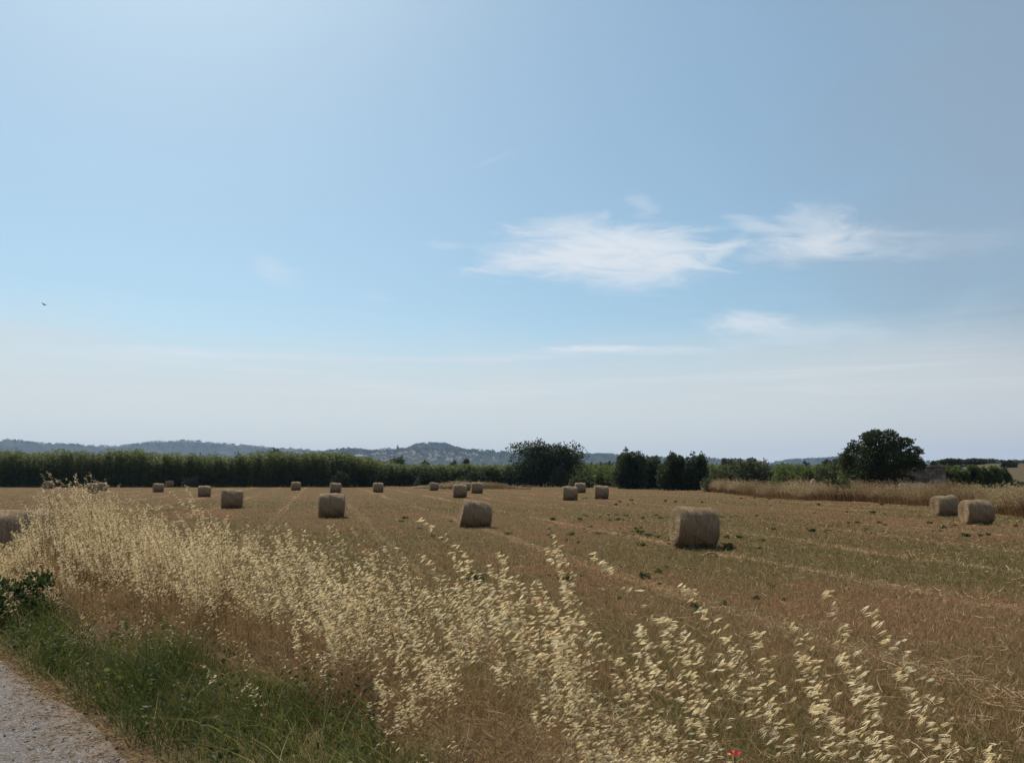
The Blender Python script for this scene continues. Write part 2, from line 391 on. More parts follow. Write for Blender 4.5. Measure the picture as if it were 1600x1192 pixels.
# ------------------------------------------------------------------ foliage makers
LEAF_T = np.array([[0, 0, 0], [.38, .36, .06], [.38, -.36, .06], [1, 0, -.08]], float)
LEAF_F = [np.array([[0, 2, 3, 1]])]
def crown_points(blobs, n, r, gap=.35, shell=.6):
    blobs = np.asarray(blobs, float)
    vol = blobs[:, 3] * blobs[:, 4] * blobs[:, 5]; w_ = vol ** .75; w_ /= w_.sum()
    b = r.choice(len(blobs), int(n * 1.6), p=w_); d = rand_dirs(len(b), r)
    rad = shell + (1.08 - shell) * r.random(len(b)) ** .7
    bump = 1 + .16 * np.sin(d[:, 0] * 5 + b * 1.7) * np.sin(d[:, 1] * 6 + b) + .1 * np.sin(d[:, 2] * 9 + b * 2.3 + d[:, 0] * 4)
    P = blobs[b, :3] + d * blobs[b, 3:6] * (rad * bump)[:, None]
    sc = blobs[:, 3:6].mean()
    q = P / sc * 3.4
    keep = (np.sin(q[:, 0] * 2.1 + np.sin(q[:, 1] * 1.9)) + np.sin(q[:, 1] * 2.3 + np.sin(q[:, 2] * 2.2)) + np.sin(q[:, 2] * 2.7 + np.sin(q[:, 0] * 1.7))) > -3 + 2.6 * gap + r.normal(size=len(P)) * .5
    keep &= P[:, 2] > .08
    return P[keep][:n], d[keep][:n], b[keep][:n]
def foliage(g, blobs, n, size, r, gap=.35, shell=.6, upb=.25, mat=0):
    P, d, b = crown_points(blobs, n, r, gap, shell)
    A = d * .7 + rand_dirs(len(P), r) * .8; A[:, 2] += upb
    bt = r.random(len(blobs)) * .5
    tn = np.clip(bt[b] * .6 + r.random(len(P)) * .6, 0, 1)
    stamp(g, LEAF_T, LEAF_F, P, A, size * r.uniform(.6, 1.35, len(P)), mat=mat, tn=tn, r=r)
m_bark = plain_mat("bark", (.085, .065, .048), .95, .1, .4, 9.0, .6)
def green(name, lo, mid_, hi, tr=.4): return leaf_mat(name, [(0, lo), (.55, mid_), (1, hi)], tr)
LEAFN, LEAFS = 2.7, .86
m_dark = green("dark_leaves", (.020, .032, .012), (.048, .066, .024), (.092, .112, .036), .42)
m_pine = green("pine_needles", (.018, .030, .010), (.042, .056, .018), (.085, .095, .030), .3)
m_fresh = green("fresh_leaves", (.040, .060, .018), (.105, .135, .036), (.19, .215, .06), .58)
m_olive = green("olive_leaves", (.040, .050, .022), (.078, .090, .036), (.13, .14, .06), .4)
m_grey = green("grey_leaves", (.055, .055, .040), (.10, .10, .072), (.16, .155, .11), .3)
m_reed = green("reed_leaves", (.030, .044, .014), (.095, .120, .034), (.21, .23, .075), .5)

def make_tree(name, loc, blobs, n, size, mat, label, cat, seed, trunk_r=.16, gap=.35, shell=.6, group=None, trunk_top=None, leafname='crown', stemname='trunk', lean=0.0, upb=.25):
    r = np.random.default_rng(seed)
    o = thing(name, loc, label, cat, group)
    g = Geo(); blobs = np.asarray(blobs, float)
    top = trunk_top or np.average(blobs[:, 2], weights=blobs[:, 3])
    zs = np.linspace(-.15, top, 6)
    tr = np.stack([lean * zs + .06 * top * np.sin(zs * 1.3 + seed) * (zs > 0), .05 * top * np.cos(zs * 1.1 + seed) * (zs > 0), zs], -1)
    tube(g, tr, np.linspace(trunk_r * 1.25, trunk_r * .45, 6), 8, rough=.06, r=r)
    for q, bl in enumerate(blobs):
        k = tr[2 + q % 3]; e = bl[:3] * np.array([.92, .92, 1.0]); mid_ = (k + e) / 2 + r.normal(size=3) * .06 * top
        tube(g, [k, mid_, e], [trunk_r * .5, trunk_r * .32, trunk_r * .1], 5, r=r)
    g.obj(stemname, [m_bark], o)
    g = Geo(); foliage(g, blobs, int(n * LEAFN), size * LEAFS, r, gap * .5, shell * .6, upb)
    g.obj(leafname, [mat], o)
    return o
def random_blobs(w_, d_, h_, n, seed, low=.25, squash=1.0):
    """irregular crown filling width w_, depth d_, height h_"""
    r = np.random.default_rng(seed); B = []
    for q in range(n):
        z = h_ * (low + (.86 - low) * ((q + r.random()) / n) ** 1.15); k = 1 - .55 * max(0, (z / h_ - .45) / .55) ** 1.4
        s = r.uniform(.13, .25) * (.75 + .5 * (1 - z / h_))
        B.append((r.uniform(-.5, .5) * w_ * k * .8, r.uniform(-.5, .5) * d_ * .7, z, s * w_, s * d_, min(s * h_ * 1.15 * squash, h_ * .96 - z + .02 * h_)))
    for q in range(max(3, n // 2)):                                   # small uneven shoots along the top and sides
        a = r.uniform(-1, 1); s = r.uniform(.06, .12)
        B.append((a * w_ * .42, r.uniform(-.3, .3) * d_, h_ * (1 - .38 * abs(a) ** 1.5) * r.uniform(.80, .97), s * w_, s * d_, s * h_ * 1.5))
    B.append((0, 0, h_ * .42, w_ * .38, d_ * .38, h_ * .40))
    B.append((w_ * .16, -.05 * d_, h_ * .22, w_ * .28, d_ * .3, h_ * .24)); B.append((-w_ * .18, -.05 * d_, h_ * .22, w_ * .28, d_ * .3, h_ * .24))
    return B
def place_tree(name, px0, px1, top, Y, label, cat, mat, seed, n, size, nb=9, depth=None, low=.25, base_z=None, **kw):
    """a tree that spans px0..px1 in the photograph with its top at row top, standing Y metres away"""
    a = at((px0 + px1) / 2, 742, Y); z0 = float(height(a[0], a[1])) if base_z is None else base_z
    W = (px1 - px0) / FPX * Y * 1.0; H = at((px0 + px1) / 2, top, Y)[2] - z0
    return make_tree(name, (a[0], a[1], z0), random_blobs(W, depth or W * .8, H, nb, seed, low), n, size, mat, label, cat, seed, trunk_r=max(.05, .022 * H), **kw)

# ---- the reed belt behind the field
def reeds(name, px0, px1, Y0, Y1, top_fn, n, label):
    r = np.random.default_rng(31); g = Geo()
    Y = r.uniform(Y0, Y1, n) ; px = r.uniform(px0, px1, n)
    x = (px - CX) / FPX * Y * .993
    topz = CAMZ + (742 - np.interp(px, *zip(*top_fn))) / FPX * Y
    L = topz * (1 + .11 * vnoise(x * .35, Y * .5, 5) + .08 * vnoise(x * 1.3, Y, 6)) * r.uniform(.78, 1.0, n)
    lean = np.stack([r.normal(-.02, .09, n), r.normal(0, .09, n), np.zeros(n)], -1)
    H = np.tile([0., 0, 1.], (n, 1)); P = np.stack([x, Y, np.full(n, -.05)], -1)
    tn = r.random(n)
    ribbons(g, P, H, L, .06, lean, .02, 3, tn=tn * .5, r=r, taper=.8)
    for k in range(16):
        u = r.uniform(.02, 1.0, n) ** .9 if k else np.full(n, .97)
        Q = P + (L * u)[:, None] * H + lean * (L * u ** 2)[:, None]
        d = rand_dirs(n, r) * [1, 1, .4]; d[:, 2] += .65; d = unit(d)
        ln = r.uniform(.5, 1.0, n)
        ribbons(g, Q, d, ln, .15, d * [.25, .25, 0], r.uniform(.3, .8, n), 2, tn=np.clip(tn * .5 + u * .35 + r.random(n) * .2, 0, 1), r=r)
    return tag(g.obj(name, [m_reed]), label, 'reeds', kind='stuff')
reeds("reed_bed", -120, 590, 143, 149, [(-120, 706), (0, 706), (120, 704), (250, 708), (340, 711), (440, 708), (520, 709), (560, 711), (590, 722)], 5200, "tall dense reed bed closing the far edge of the field")
reeds("reed_bed", 560, 800, 150, 156, [(560, 714), (590, 722), (640, 725), (700, 727), (760, 727), (800, 729)], 1500, "lower reed bed between the tall reeds and the broad willow")

# ---- bushes in front of and between the reeds
place_tree("bush", 515, 545, 736, 141, "round grey green bush in front of the reeds behind a bale", "bush", m_olive, 101, 900, .3, 5, leafname='foliage', stemname='stem', low=.35)
place_tree("bush", 286, 310, 744, 141, "small pale grey bush at the foot of the tall reeds", "bush", m_grey, 102, 500, .28, 4, leafname='foliage', stemname='stem')
place_tree("bush", 648, 692, 733, 146, "dark round bush under the lower reeds", "bush", m_dark, 103, 1300, .34, 6, leafname='foliage', stemname='stem', low=.3)
place_tree("bush", 556, 604, 730, 148, "dark bushy shrub where the reed bed steps down", "bush", m_dark, 104, 1300, .36, 6, leafname='foliage', stemname='stem')
place_tree("bush", 716, 768, 735, 148, "low dark shrub between the lower reeds and the broad willow", "bush", m_dark, 105, 1100, .34, 6, leafname='foliage', stemname='stem')
place_tree("tree", 782, 908, 690, 150, "broad bushy tree, widest in the hedge, at the end of the reeds", "tree", m_dark, 106, 8200, .42, 17, depth=9, low=.16, gap=.25)
place_tree("bush", 858, 892, 728, 146, "grey green bush leaning against the broad bushy tree", "bush", m_olive, 107, 1000, .32, 6, leafname='foliage', stemname='stem')
for k, (a, b, tp, Y, mm, lb) in enumerate([
        (886, 938, 722, 158, m_fresh, "light green scrub bush behind two bales"), (922, 975, 728, 152, m_fresh, "low light green bush left of the tallest dark hedge tree"),
        (893, 925, 741, 139, m_olive, "low olive bush just behind the pair of bales"), (1012, 1046, 727, 132, m_fresh, "light green bush half hidden in the middle of the dark hedge trees")]):
    place_tree("bush", a, b, tp, Y, lb, "bush", mm, 110 + k, 1300, .34, 7, leafname='foliage', stemname='stem', low=.2)
place_tree("tree", 962, 1014, 702, 124, "tallest dark hedge tree left of the dry grass bank, ragged topped", "tree", m_dark, 120, 4200, .36, 11, low=.14, gap=.35)
place_tree("tree", 1000, 1040, 712, 127, "lower dark hedge tree leaning on the tallest hedge tree", "tree", m_dark, 124, 2600, .34, 9, low=.14, gap=.35)
place_tree("tree", 1032, 1074, 706, 116, "dark upright hedge tree, next to the last one before the dry grass bank", "tree", m_dark, 122, 3200, .34, 10, low=.14, gap=.35)
place_tree("tree", 1066, 1107, 708, 114, "dark hedge tree at the very start of the dry grass bank", "tree", m_dark, 126, 3000, .34, 9, low=.14, gap=.4)
place_tree("bush", 1100, 1152, 731, 100, "low green bush between the hedge trees and the round olive bush", "bush", m_olive, 130, 1500, .28, 7, leafname='foliage', stemname='stem', low=.2)
place_tree("bush", 1142, 1216, 716, 98, "round olive bush rising behind the dry grass bank", "bush", m_olive, 131, 3000, .28, 10, leafname='foliage', stemname='stem', low=.18)
for k, (a, b, tp, Y, mm, lb) in enumerate([
        (1205, 1252, 728, 92, m_fresh, "yellow green scrub bush right of the round olive bush"), (1240, 1292, 727, 88, m_fresh, "yellow green scrub bush in the middle of the low row"),
        (1278, 1326, 722, 84, m_olive, "olive scrub bush nearest the left side of the pine"), (1306, 1344, 706, 80, m_fresh, "bright green bush tucked against the pine")]):
    place_tree("bush", a, b, tp, Y, lb, "bush", mm, 140 + k, 1700, .24, 8, leafname='foliage', stemname='stem', low=.2)
place_tree("bush", 1294, 1330, 744, 66, "nearly black low bush half sunk in the dry grass", "bush", m_dark, 150, 1300, .17, 6, leafname='foliage', stemname='stem')

# ---- the pine
pa = at(1376, 742, 76)
PB = []
rp = np.random.default_rng(77)
def pine_blob(px, py, wpx, hpx, dy=0.0):
    q = at(px, py, 76); PB.append((q[0] - pa[0], dy, q[2], wpx / FPX * 76 / 2, wpx / FPX * 76 / 2 * rp.uniform(.9, 1.3), hpx / FPX * 76 / 2))
for a in [(1372, 681, 30, 16), (1354, 686, 26, 18), (1388, 684, 22, 16), (1343, 698, 22, 20), (1410, 691, 24, 14), (1403, 697, 28, 16), (1418, 706, 26, 14), (1422, 718, 24, 16),
          (1334, 708, 22, 20), (1330, 722, 22, 26), (1365, 700, 44, 26), (1390, 704, 34, 22), (1350, 716, 36, 28), (1378, 720, 50, 30), (1405, 722, 40, 26), (1345, 738, 36, 24), (1372, 740, 46, 26), (1402, 740, 40, 22), (1352, 752, 40, 22), (1376, 754, 44, 22), (1400, 752, 40, 20),
          (1428, 728, 14, 8), (1360, 676, 14, 8), (1379, 676, 14, 7)]:
    pine_blob(*a, dy=rp.uniform(-1.6, 1.6))
make_tree("pine_tree", (pa[0], pa[1], 0), PB, 9500, .22, m_pine, "large dark pine with a ragged rounded crown beside the stone hut", "pine tree", 160, trunk_r=.24, gap=.3, trunk_top=4.5, shell=.5)

# ---- far trees
for (a, b, tp, Y, lb, nb, low, mm) in [
        (412, 446, 700, 215, "dark treetop showing above the tall reeds", 7, .4, m_dark),
        (606, 634, 711, 330, "dark tree in front of the hill town below the church", 6, .2, m_dark),
        (654, 674, 719, 300, "small round dark tree in front of the hill town", 4, .2, m_dark),
        (720, 734, 717, 320, "narrow dark tree right of the hill town houses", 4, .2, m_dark),
        (698, 718, 722, 300, "low dark tree in front of the right part of the hill town", 4, .2, m_dark),
        (1122, 1148, 717, 260, "dark far tree above the low green bush right of the hedge trees", 6, .25, m_dark),
        (1284, 1312, 714, 240, "dark far treetop left of the pine", 6, .3, m_dark),
        (1252, 1266, 723, 300, "small dark tree in front of the right hand hill", 4, .2, m_dark),
        (1432, 1450, 720, 200, "dark tree behind the roof of the stone hut", 5, .3, m_dark),
        (1450, 1474, 721, 190, "dark low tree right behind the stone hut", 5, .3, m_dark),
        (1566, 1588, 721, 330, "lone dark tree on the skyline past the orchard row", 5, .25, m_dark)]:
    place_tree("tree", a, b, tp, Y, lb, "tree", mm, 200 + int(a), 900, .0028 * Y + .12, nb, low=low)
for (px, tp, wd, Y, lb, sd) in [(1487, 717, 34, 250, "flat topped umbrella pine, left one of the pair on the skyline", 1), (1524, 717, 30, 262, "flat topped umbrella pine with bare stem, right one of the pair on the skyline", 2)]:
    q = at(px, 742, Y); z0 = float(height(q[0], q[1])); H = at(px, tp, Y)[2] - z0; W = wd / FPX * Y
    B = [(W * x_, 0, H * z_, W * .28, W * .28, H * .10) for x_, z_ in ((-.3, .82), (0, .89), (.3, .84), (.12, .8), (-.12, .84))]
    make_tree("umbrella_pine", (q[0], q[1], z0), B, 900, .7, m_pine, lb, "pine tree", 240 + sd, trunk_r=.28, gap=.2, trunk_top=H * .7, shell=.3)
# far woods: mid distance mass between the belts and the hills
r = np.random.default_rng(55); g = Geo()
for (p0, p1, tp, Y, n) in [(560, 980, 728, 420, 46), (870, 985, 724, 360, 20), (1090, 1310, 727, 480, 34), (1420, 1620, 727, 520, 42), (940, 1010, 723, 380, 8)]:
    for k in range(n):
        px = r.uniform(p0, p1); YY = Y * r.uniform(.9, 1.25); q = at(px, 742, YY); z0 = float(height(q[0], q[1]))
        H = max(3.0, at(px, tp + r.uniform(-1.5, 4), YY)[2] - z0); wd = r.uniform(3.5, 7.5)
        bl = [(q[0] + r.normal(0, wd * .3), q[1], z0 + H * r.uniform(.4, .62), wd * .6, wd * .6, H * .38) for _ in range(3)]
        foliage(g, bl, 150, 1.5, r, .2, .4)
tag(g.obj("far_woods", [m_dark]), "scattered dark woodland between the hedges and the hills", "woods", kind='stuff')
g = Geo(); r = np.random.default_rng(57)
for k in range(130):
    px = r.uniform(880, 1345); YY = np.interp(px, [880, 1100, 1345], [166, 122, 98]) * r.uniform(.97, 1.12); q = at(px, 742, YY)
    H = at(px, 727 + r.uniform(-2.5, 3.5), YY)[2]; wd = r.uniform(1.2, 2.4)
    foliage(g, [(q[0] + r.normal(0, .8), q[1], H * f_, wd, wd, H * .30) for f_ in (.28, .5, .70)], 420, .34, r, .1, .45)
tag(g.obj("scrub_thicket", [m_fresh]), "continuous light green scrub behind the hedge trees and the dry grass bank", "scrub", kind='stuff')
# tree cover on the hills
g = Geo(); r = np.random.default_rng(56)
for P in HILLS:
    az, hh, R, w_ = P
    n = 620; a = r.uniform(az[0], az[-1], n); rr = R + np.abs(r.normal(0, w_ * .35, n)) * -1 * (r.random(n) > .35)
    x, y = rr * np.sin(a), rr * np.cos(a); z = hill_h(P, x, y)
    for q in range(n):
        if z[q] < 4: continue
        s = r.uniform(5, 11)
        foliage(g, [(x[q], y[q], z[q] + s * .3, s * r.uniform(.7, 1.5), s, s * .6)], 26, s * .8, r, .05, .5)
tag(g.obj("hill_woods", [m_dark]), "tree cover on the distant hills", "woods", kind='stuff')

# ---- hill town
def on_hill(P, px, py):
    d = ray(px, py); d = d / math.hypot(d[0], d[1])
    k = np.linspace(P[2] - 2 * P[3], P[2] + 50, 1500)
    x, y, z = d[0] * k, d[1] * k, CAMZ + d[2] * k
    hit = np.nonzero(hill_h(P, x, y) > z)[0]
    q = hit[0] if len(hit) else int(np.argmin(z - hill_h(P, x, y)))
    return np.array([x[q], y[q], hill_h(P, x[q:q + 1], y[q:q + 1])[0]])
def box_g(g, x0, x1, y0, y1, z0, z1, mat=0):
    v = [(x, y, z) for z in (z0, z1) for y in (y0, y1) for x in (x0, x1)]
    g.add(v, np.array([[0, 2, 3, 1], [4, 5, 7, 6], [0, 1, 5, 4], [2, 6, 7, 3], [0, 4, 6, 2], [1, 3, 7, 5]]), mat)
def gable_g(g, w_, d_, z0, h_, over=.5, mat=0):
    x, y = w_ / 2 + over, d_ / 2 + over
    v = [(-x, -y, z0), (x, -y, z0), (x, y, z0), (-x, y, z0), (-x, 0, z0 + h_), (x, 0, z0 + h_)]
    g.add(v, [np.array([[0, 1, 5, 4], [2, 3, 4, 5], [0, 3, 2, 1]]), np.array([[1, 2, 5], [3, 0, 4]])], mat)
m_white = plain_mat("white_render", (.75, .72, .66), var=.1, scale=.3)
m_cream = plain_mat("cream_stone", (.46, .40, .31), var=.15, scale=.3)
m_darkstone = plain_mat("weathered_stone", (.16, .13, .10), var=.15, scale=.3)
m_tile = plain_mat("roof_tile", (.28, .15, .09), var=.2, scale=.6)
m_glass = plain_mat("dark_window", (.03, .03, .035), .3, .5, .1)
HP = []
for q, (wd, dp, hh, mm) in enumerate([(13, 10, 7, m_cream), (17, 11, 6, m_cream), (10, 9, 9, m_white), (22, 12, 7, m_cream)]):
    o = thing("house", (0, 0, 0), "small stone house with a tiled roof on the slope of the hill town", "house", "houses of the hill town")
    g = Geo(); box_g(g, -wd / 2, wd / 2, -dp / 2, dp / 2, -6, hh); g.obj("wall", [mm], o)
    g = Geo(); gable_g(g, wd, dp, hh + .02, 2.6); g.obj("roof", [m_tile], o)
    HP.append(o)
used = set(); rh = np.random.default_rng(91); spots = []
for k in range(74):
    px = float(np.clip(rh.normal(640, 62), 545, 800)); ridge = np.interp(px, [545, 600, 640, 720, 800], [708, 707, 705, 707, 713])
    spots.append((px, ridge + rh.uniform(1.0, 15)))
for k, (px, py) in enumerate(spots):
    q = k % 3 if k % 7 else 3
    p_ = on_hill(H_town, px, py); rz = -math.atan2(p_[0], p_[1]) + rh.normal(0, .5)
    if q not in used: used.add(q); HP[q].location = p_.tolist(); HP[q].rotation_euler = (0, 0, rz)
    else: copy_tree(HP[q], p_, rz, rh.uniform(.75, 1.15))
p_ = on_hill(H_town, 561, 715)
o = thing("house", p_, "long white building low on the left slope of the hill town", "house", "houses of the hill town")
g = Geo(); box_g(g, -19, 19, -7, 7, -6, 9); g.obj("wall", [m_white], o)
g = Geo(); gable_g(g, 38, 14, 9.02, 3.5); g.obj("roof", [m_cream], o)
p_ = on_hill(H_town, 621, 705.5)
o = thing("church", p_, "stone church with a tall pointed tower on the crest of the hill town", "church", rz=-.1)
u = 3900 / FPX
g = Geo(); box_g(g, -6.0 * u / 1.0, -1.3 * u, -8, 8, -8, 3.0 * u); g.obj("nave", [m_darkstone], o)
g = Geo(); V0 = 3.0 * u + .02
g.add([(-6.3 * u, -9, V0), (-1.2 * u, -9, V0), (-1.2 * u, 9, V0), (-6.3 * u, 9, V0), (-6.3 * u, 0, V0 + 5), (-1.2 * u, 0, V0 + 5)], [np.array([[0, 1, 5, 4], [2, 3, 4, 5], [0, 3, 2, 1]]), np.array([[1, 2, 5], [3, 0, 4]])]); g.obj("roof", [m_tile], o)
g = Geo(); box_g(g, -1.2 * u, 1.8 * u, -1.5 * u, 1.5 * u, -8, 6.2 * u); tower = g.obj("tower", [m_darkstone], o)
g = Geo(); s_ = 1.5 * u; z0, z1 = 6.2 * u + .02, 11.0 * u; o_ = .3 * u
g.add([(o_ - s_, -s_, z0), (o_ + s_, -s_, z0), (o_ + s_, s_, z0), (o_ - s_, s_, z0), (o_, 0, z1)], [np.array([[0, 1, 4], [1, 2, 4], [2, 3, 4], [3, 0, 4]]), np.array([[3, 2, 1, 0]])]); g.obj("spire", [m_darkstone], tower)
g = Geo(); [box_g(g, -.35 * u + d, .35 * u + d, -1.5 * u - .3, -1.5 * u - .02, 3.8 * u, 5.4 * u) for d in (0,)]; g.obj("belfry_opening", [m_glass], tower)

# ---- stone hut by the pine
m_stone, t = material("dry_stone")
tc_ = t.new('ShaderNodeTexCoord').outputs['Object']
vor = t.new('ShaderNodeTexVoronoi', {'Vector': t.scale(tc_, (1, 1, 1.6)), 'Scale': 3.2})
ed = t.new('ShaderNodeTexVoronoi', {'Vector': t.scale(tc_, (1, 1, 1.6)), 'Scale': 3.2}, feature='DISTANCE_TO_EDGE')
vc = t.new('ShaderNodeSeparateColor', {0: vor.outputs['Color']}).outputs[0]
c = t.ramp(vc, [(0, (.15, .115, .09)), (.5, (.23, .18, .145)), (1, (.33, .27, .21))])
c = t.mix(t.smooth(ed.outputs['Distance'], .06, .0), c, (.06, .05, .04))
bp = t.new('ShaderNodeBump', {'Strength': .8, 'Distance': .06, 'Height': ed.outputs['Distance']})
finish(t, principled(t, c, .95, .1, bp.outputs[0]))
ha = at(1442, 742, 78); hz = 0.0
o = thing("stone_hut", (ha[0], ha[1], hz), "low stone field hut with a sloping tiled roof right of the pine", "hut", rz=-.42)
u = 78 / FPX; xw = 31 * u; ztop = CAMZ + 13 * u; zl = CAMZ + 4.5 * u; dp = 4.0
g = Geo()
V = [(-xw - .4, 0, -.2), (xw, 0, -.2), (xw, 0, ztop - .1), (xw * .55, 0, ztop), (-xw - .4, 0, zl), (-xw - .4, dp, -.2), (xw, dp, -.2), (xw, dp, ztop - .1), (xw * .55, dp, ztop), (-xw - .4, dp, zl)]
g.add(V, [np.array([[0, 1, 2, 3, 4], [9, 8, 7, 6, 5]]), np.array([[1, 6, 7, 2], [5, 0, 4, 9], [0, 5, 6, 1], [4, 3, 8, 9], [3, 2, 7, 8]])]); g.obj("wall", [m_stone], o)
g = Geo(); e_ = .18
for (x0, z0, x1, z1) in [(-xw - .6, zl - .03, xw * .55, ztop + .02), (xw * .55, ztop + .02, xw + .15, ztop - .1)]:
    V = [(x0, -e_, z0 + .004), (x1, -e_, z1 + .004), (x1, dp + e_, z1 + .004), (x0, dp + e_, z0 + .004), (x0, -e_, z0 + .13), (x1, -e_, z1 + .13), (x1, dp + e_, z1 + .13), (x0, dp + e_, z0 + .13)]
    g.add(V, np.array([[3, 2, 1, 0], [4, 5, 6, 7], [0, 1, 5, 4], [1, 2, 6, 5], [2, 3, 7, 6], [3, 0, 4, 7]]))
m_oldtile = plain_mat("old_tile", (.30, .20, .17), var=.3, scale=5, bump=.4)
g.obj("roof", [m_oldtile], o)
q = at(1424, 742, 70.5)
o = thing("water_trough", (q[0], q[1], 0), "long pale concrete trough in front of the stone hut", "trough", rz=-.3)
g = Geo(); tw = 1.0
zt = CAMZ - 12.5 * 70.5 / FPX
box_g(g, -tw, tw, -.35, -.23, -.1, zt); box_g(g, -tw, tw, .23, .35, -.1, zt); box_g(g, -tw, -tw + .12, -.228, .228, -.1, zt - .004); box_g(g, tw - .12, tw, -.228, .228, -.1, zt - .004); box_g(g, -tw + .122, tw - .122, -.228, .228, -.1, .6)
g.obj("basin", [plain_mat("pale_concrete", (.40, .375, .34), var=.15, scale=4)], o)
q = at(1270, 742, 79)
o = Geo(); r = np.random.default_rng(5)
th, phn = np.meshgrid(np.linspace(0, 2 * pi, 18, endpoint=False), np.linspace(.05, pi - .05, 10), indexing='ij')
dv = np.stack([np.sin(phn) * np.cos(th), np.sin(phn) * np.sin(th), np.cos(phn)], -1)
rad = 1 + .14 * np.sin(dv[..., 0] * 4 + 1) * np.cos(dv[..., 1] * 3) + .08 * np.sin(dv[..., 2] * 7)
dv = np.sign(dv) * np.abs(dv) ** .75
V = dv * rad[..., None] * [.45, .3, .75] + [0, 0, .95]
i = np.arange(18)[:, None] * 10; j = np.arange(9)[None]; i2 = (np.arange(18)[:, None] + 1) % 18 * 10
o.add(V.reshape(-1, 3), [np.stack([i + j, i + j + 1, i2 + j + 1, i2 + j], -1).reshape(-1, 4), (np.arange(18) * 10)[None], (np.arange(18)[::-1] * 10 + 9)[None]])
o = o.obj("boulder", [plain_mat("pale_rock", (.30, .24, .17), var=.25, scale=4, bump=.4)], smooth=True); o.location = (q[0], q[1], 0)
tag(o, "pale upright rock standing in the dry grass bank below the scrub bushes", "rock")

# ---- orchard row on the right
for k, (a, b, tp) in enumerate([(1462, 1496, 726), (1484, 1514, 728), (1503, 1532, 727), (1522, 1549, 729), (1540, 1566, 728), (1556, 1580, 731)]):
    Y = 92 + k * 1.0
    lb = ["first tree of the low orchard row, next to the stone hut", "second tree of the low orchard row from the hut", "third tree of the low orchard row from the hut",
          "fourth tree of the low orchard row from the hut", "fifth tree of the low orchard row from the hut", "last tree of the low orchard row, before the open brown field"][k]
    place_tree("orchard_tree", a, b, tp, Y, lb, "tree", m_fresh, 300 + k, 1900, .26, 8, low=.42, group="trees of the orchard row")
place_tree("bush", 1572, 1606, 750, 84, "low dark bush past the end of the orchard row", "bush", m_dark, 320, 800, .2, 5, leafname='foliage', stemname='stem')

# ------------------------------------------------------------------ hay bales
m_wrap, t = material("rolled_straw")
tc_ = t.new('ShaderNodeTexCoord').outputs['Object']
n1 = t.noise(t.scale(tc_, (26, 3, 3)), 1.0, 4, .65); n2 = t.noise(tc_, 2.2, 4, .6); n3 = t.noise(t.scale(tc_, (60, 14, 14)), 1.0, 3, .7)
c = t.ramp(n1, [(.2, (.125, .078, .046)), (.5, (.245, .165, .096)), (.8, (.40, .29, .18))])
c = t.mix(t.m('MULTIPLY', t.smooth(n2, .4, .7), .4), c, (.18, .12, .072))
c = t.mix(t.m('MULTIPLY', t.smooth(n3, .58, .75), .5), c, (.45, .37, .25))
bp = t.new('ShaderNodeBump', {'Strength': 1.0, 'Distance': .03, 'Height': t.m('ADD', n1, n3)})
finish(t, principled(t, c, .9, .1, bp.outputs[0]))
m_end, t = material("straw_end")
tc_ = t.new('ShaderNodeTexCoord').outputs['Object']
s3 = t.new('ShaderNodeSeparateXYZ', {0: tc_}); zz = t.m('SUBTRACT', s3.outputs[2], .635)
rad = t.m('SQRT', t.m('ADD', t.m('MULTIPLY', s3.outputs[1], s3.outputs[1]), t.m('MULTIPLY', zz, zz)))
ang = t.m('ARCTAN2', zz, s3.outputs[1])
n1 = t.noise(tc_, 9, 4, .7); n2 = t.noise(tc_, 45, 3, .7)
spi = t.m('FRACT', t.m('ADD', t.m('ADD', t.m('MULTIPLY', rad, 9.0), t.m('DIVIDE', ang, 2 * pi)), t.m('MULTIPLY', n1, .5)))
c = t.mix(t.smooth(t.m('ABSOLUTE', t.m('SUBTRACT', spi, .5)), .0, .45), (.20, .125, .065), (.46, .33, .19))
c = t.mix(t.m('MULTIPLY', t.smooth(n2, .5, .7), .6), c, (.55, .43, .27))
c = t.mix(t.m('MULTIPLY', t.smooth(n1, .55, .75), .5), c, (.13, .08, .045))
bp = t.new('ShaderNodeBump', {'Strength': 1.0, 'Distance': .05, 'Height': t.m('ADD', spi, n2)})
finish(t, principled(t, c, .95, .05, bp.outputs[0]))
m_straw = leaf_mat("loose_straw", [(0, (.26, .17, .085)), (.5, (.46, .34, .19)), (1, (.66, .54, .34))], .25, .7)
BR, BL = .635, 1.22
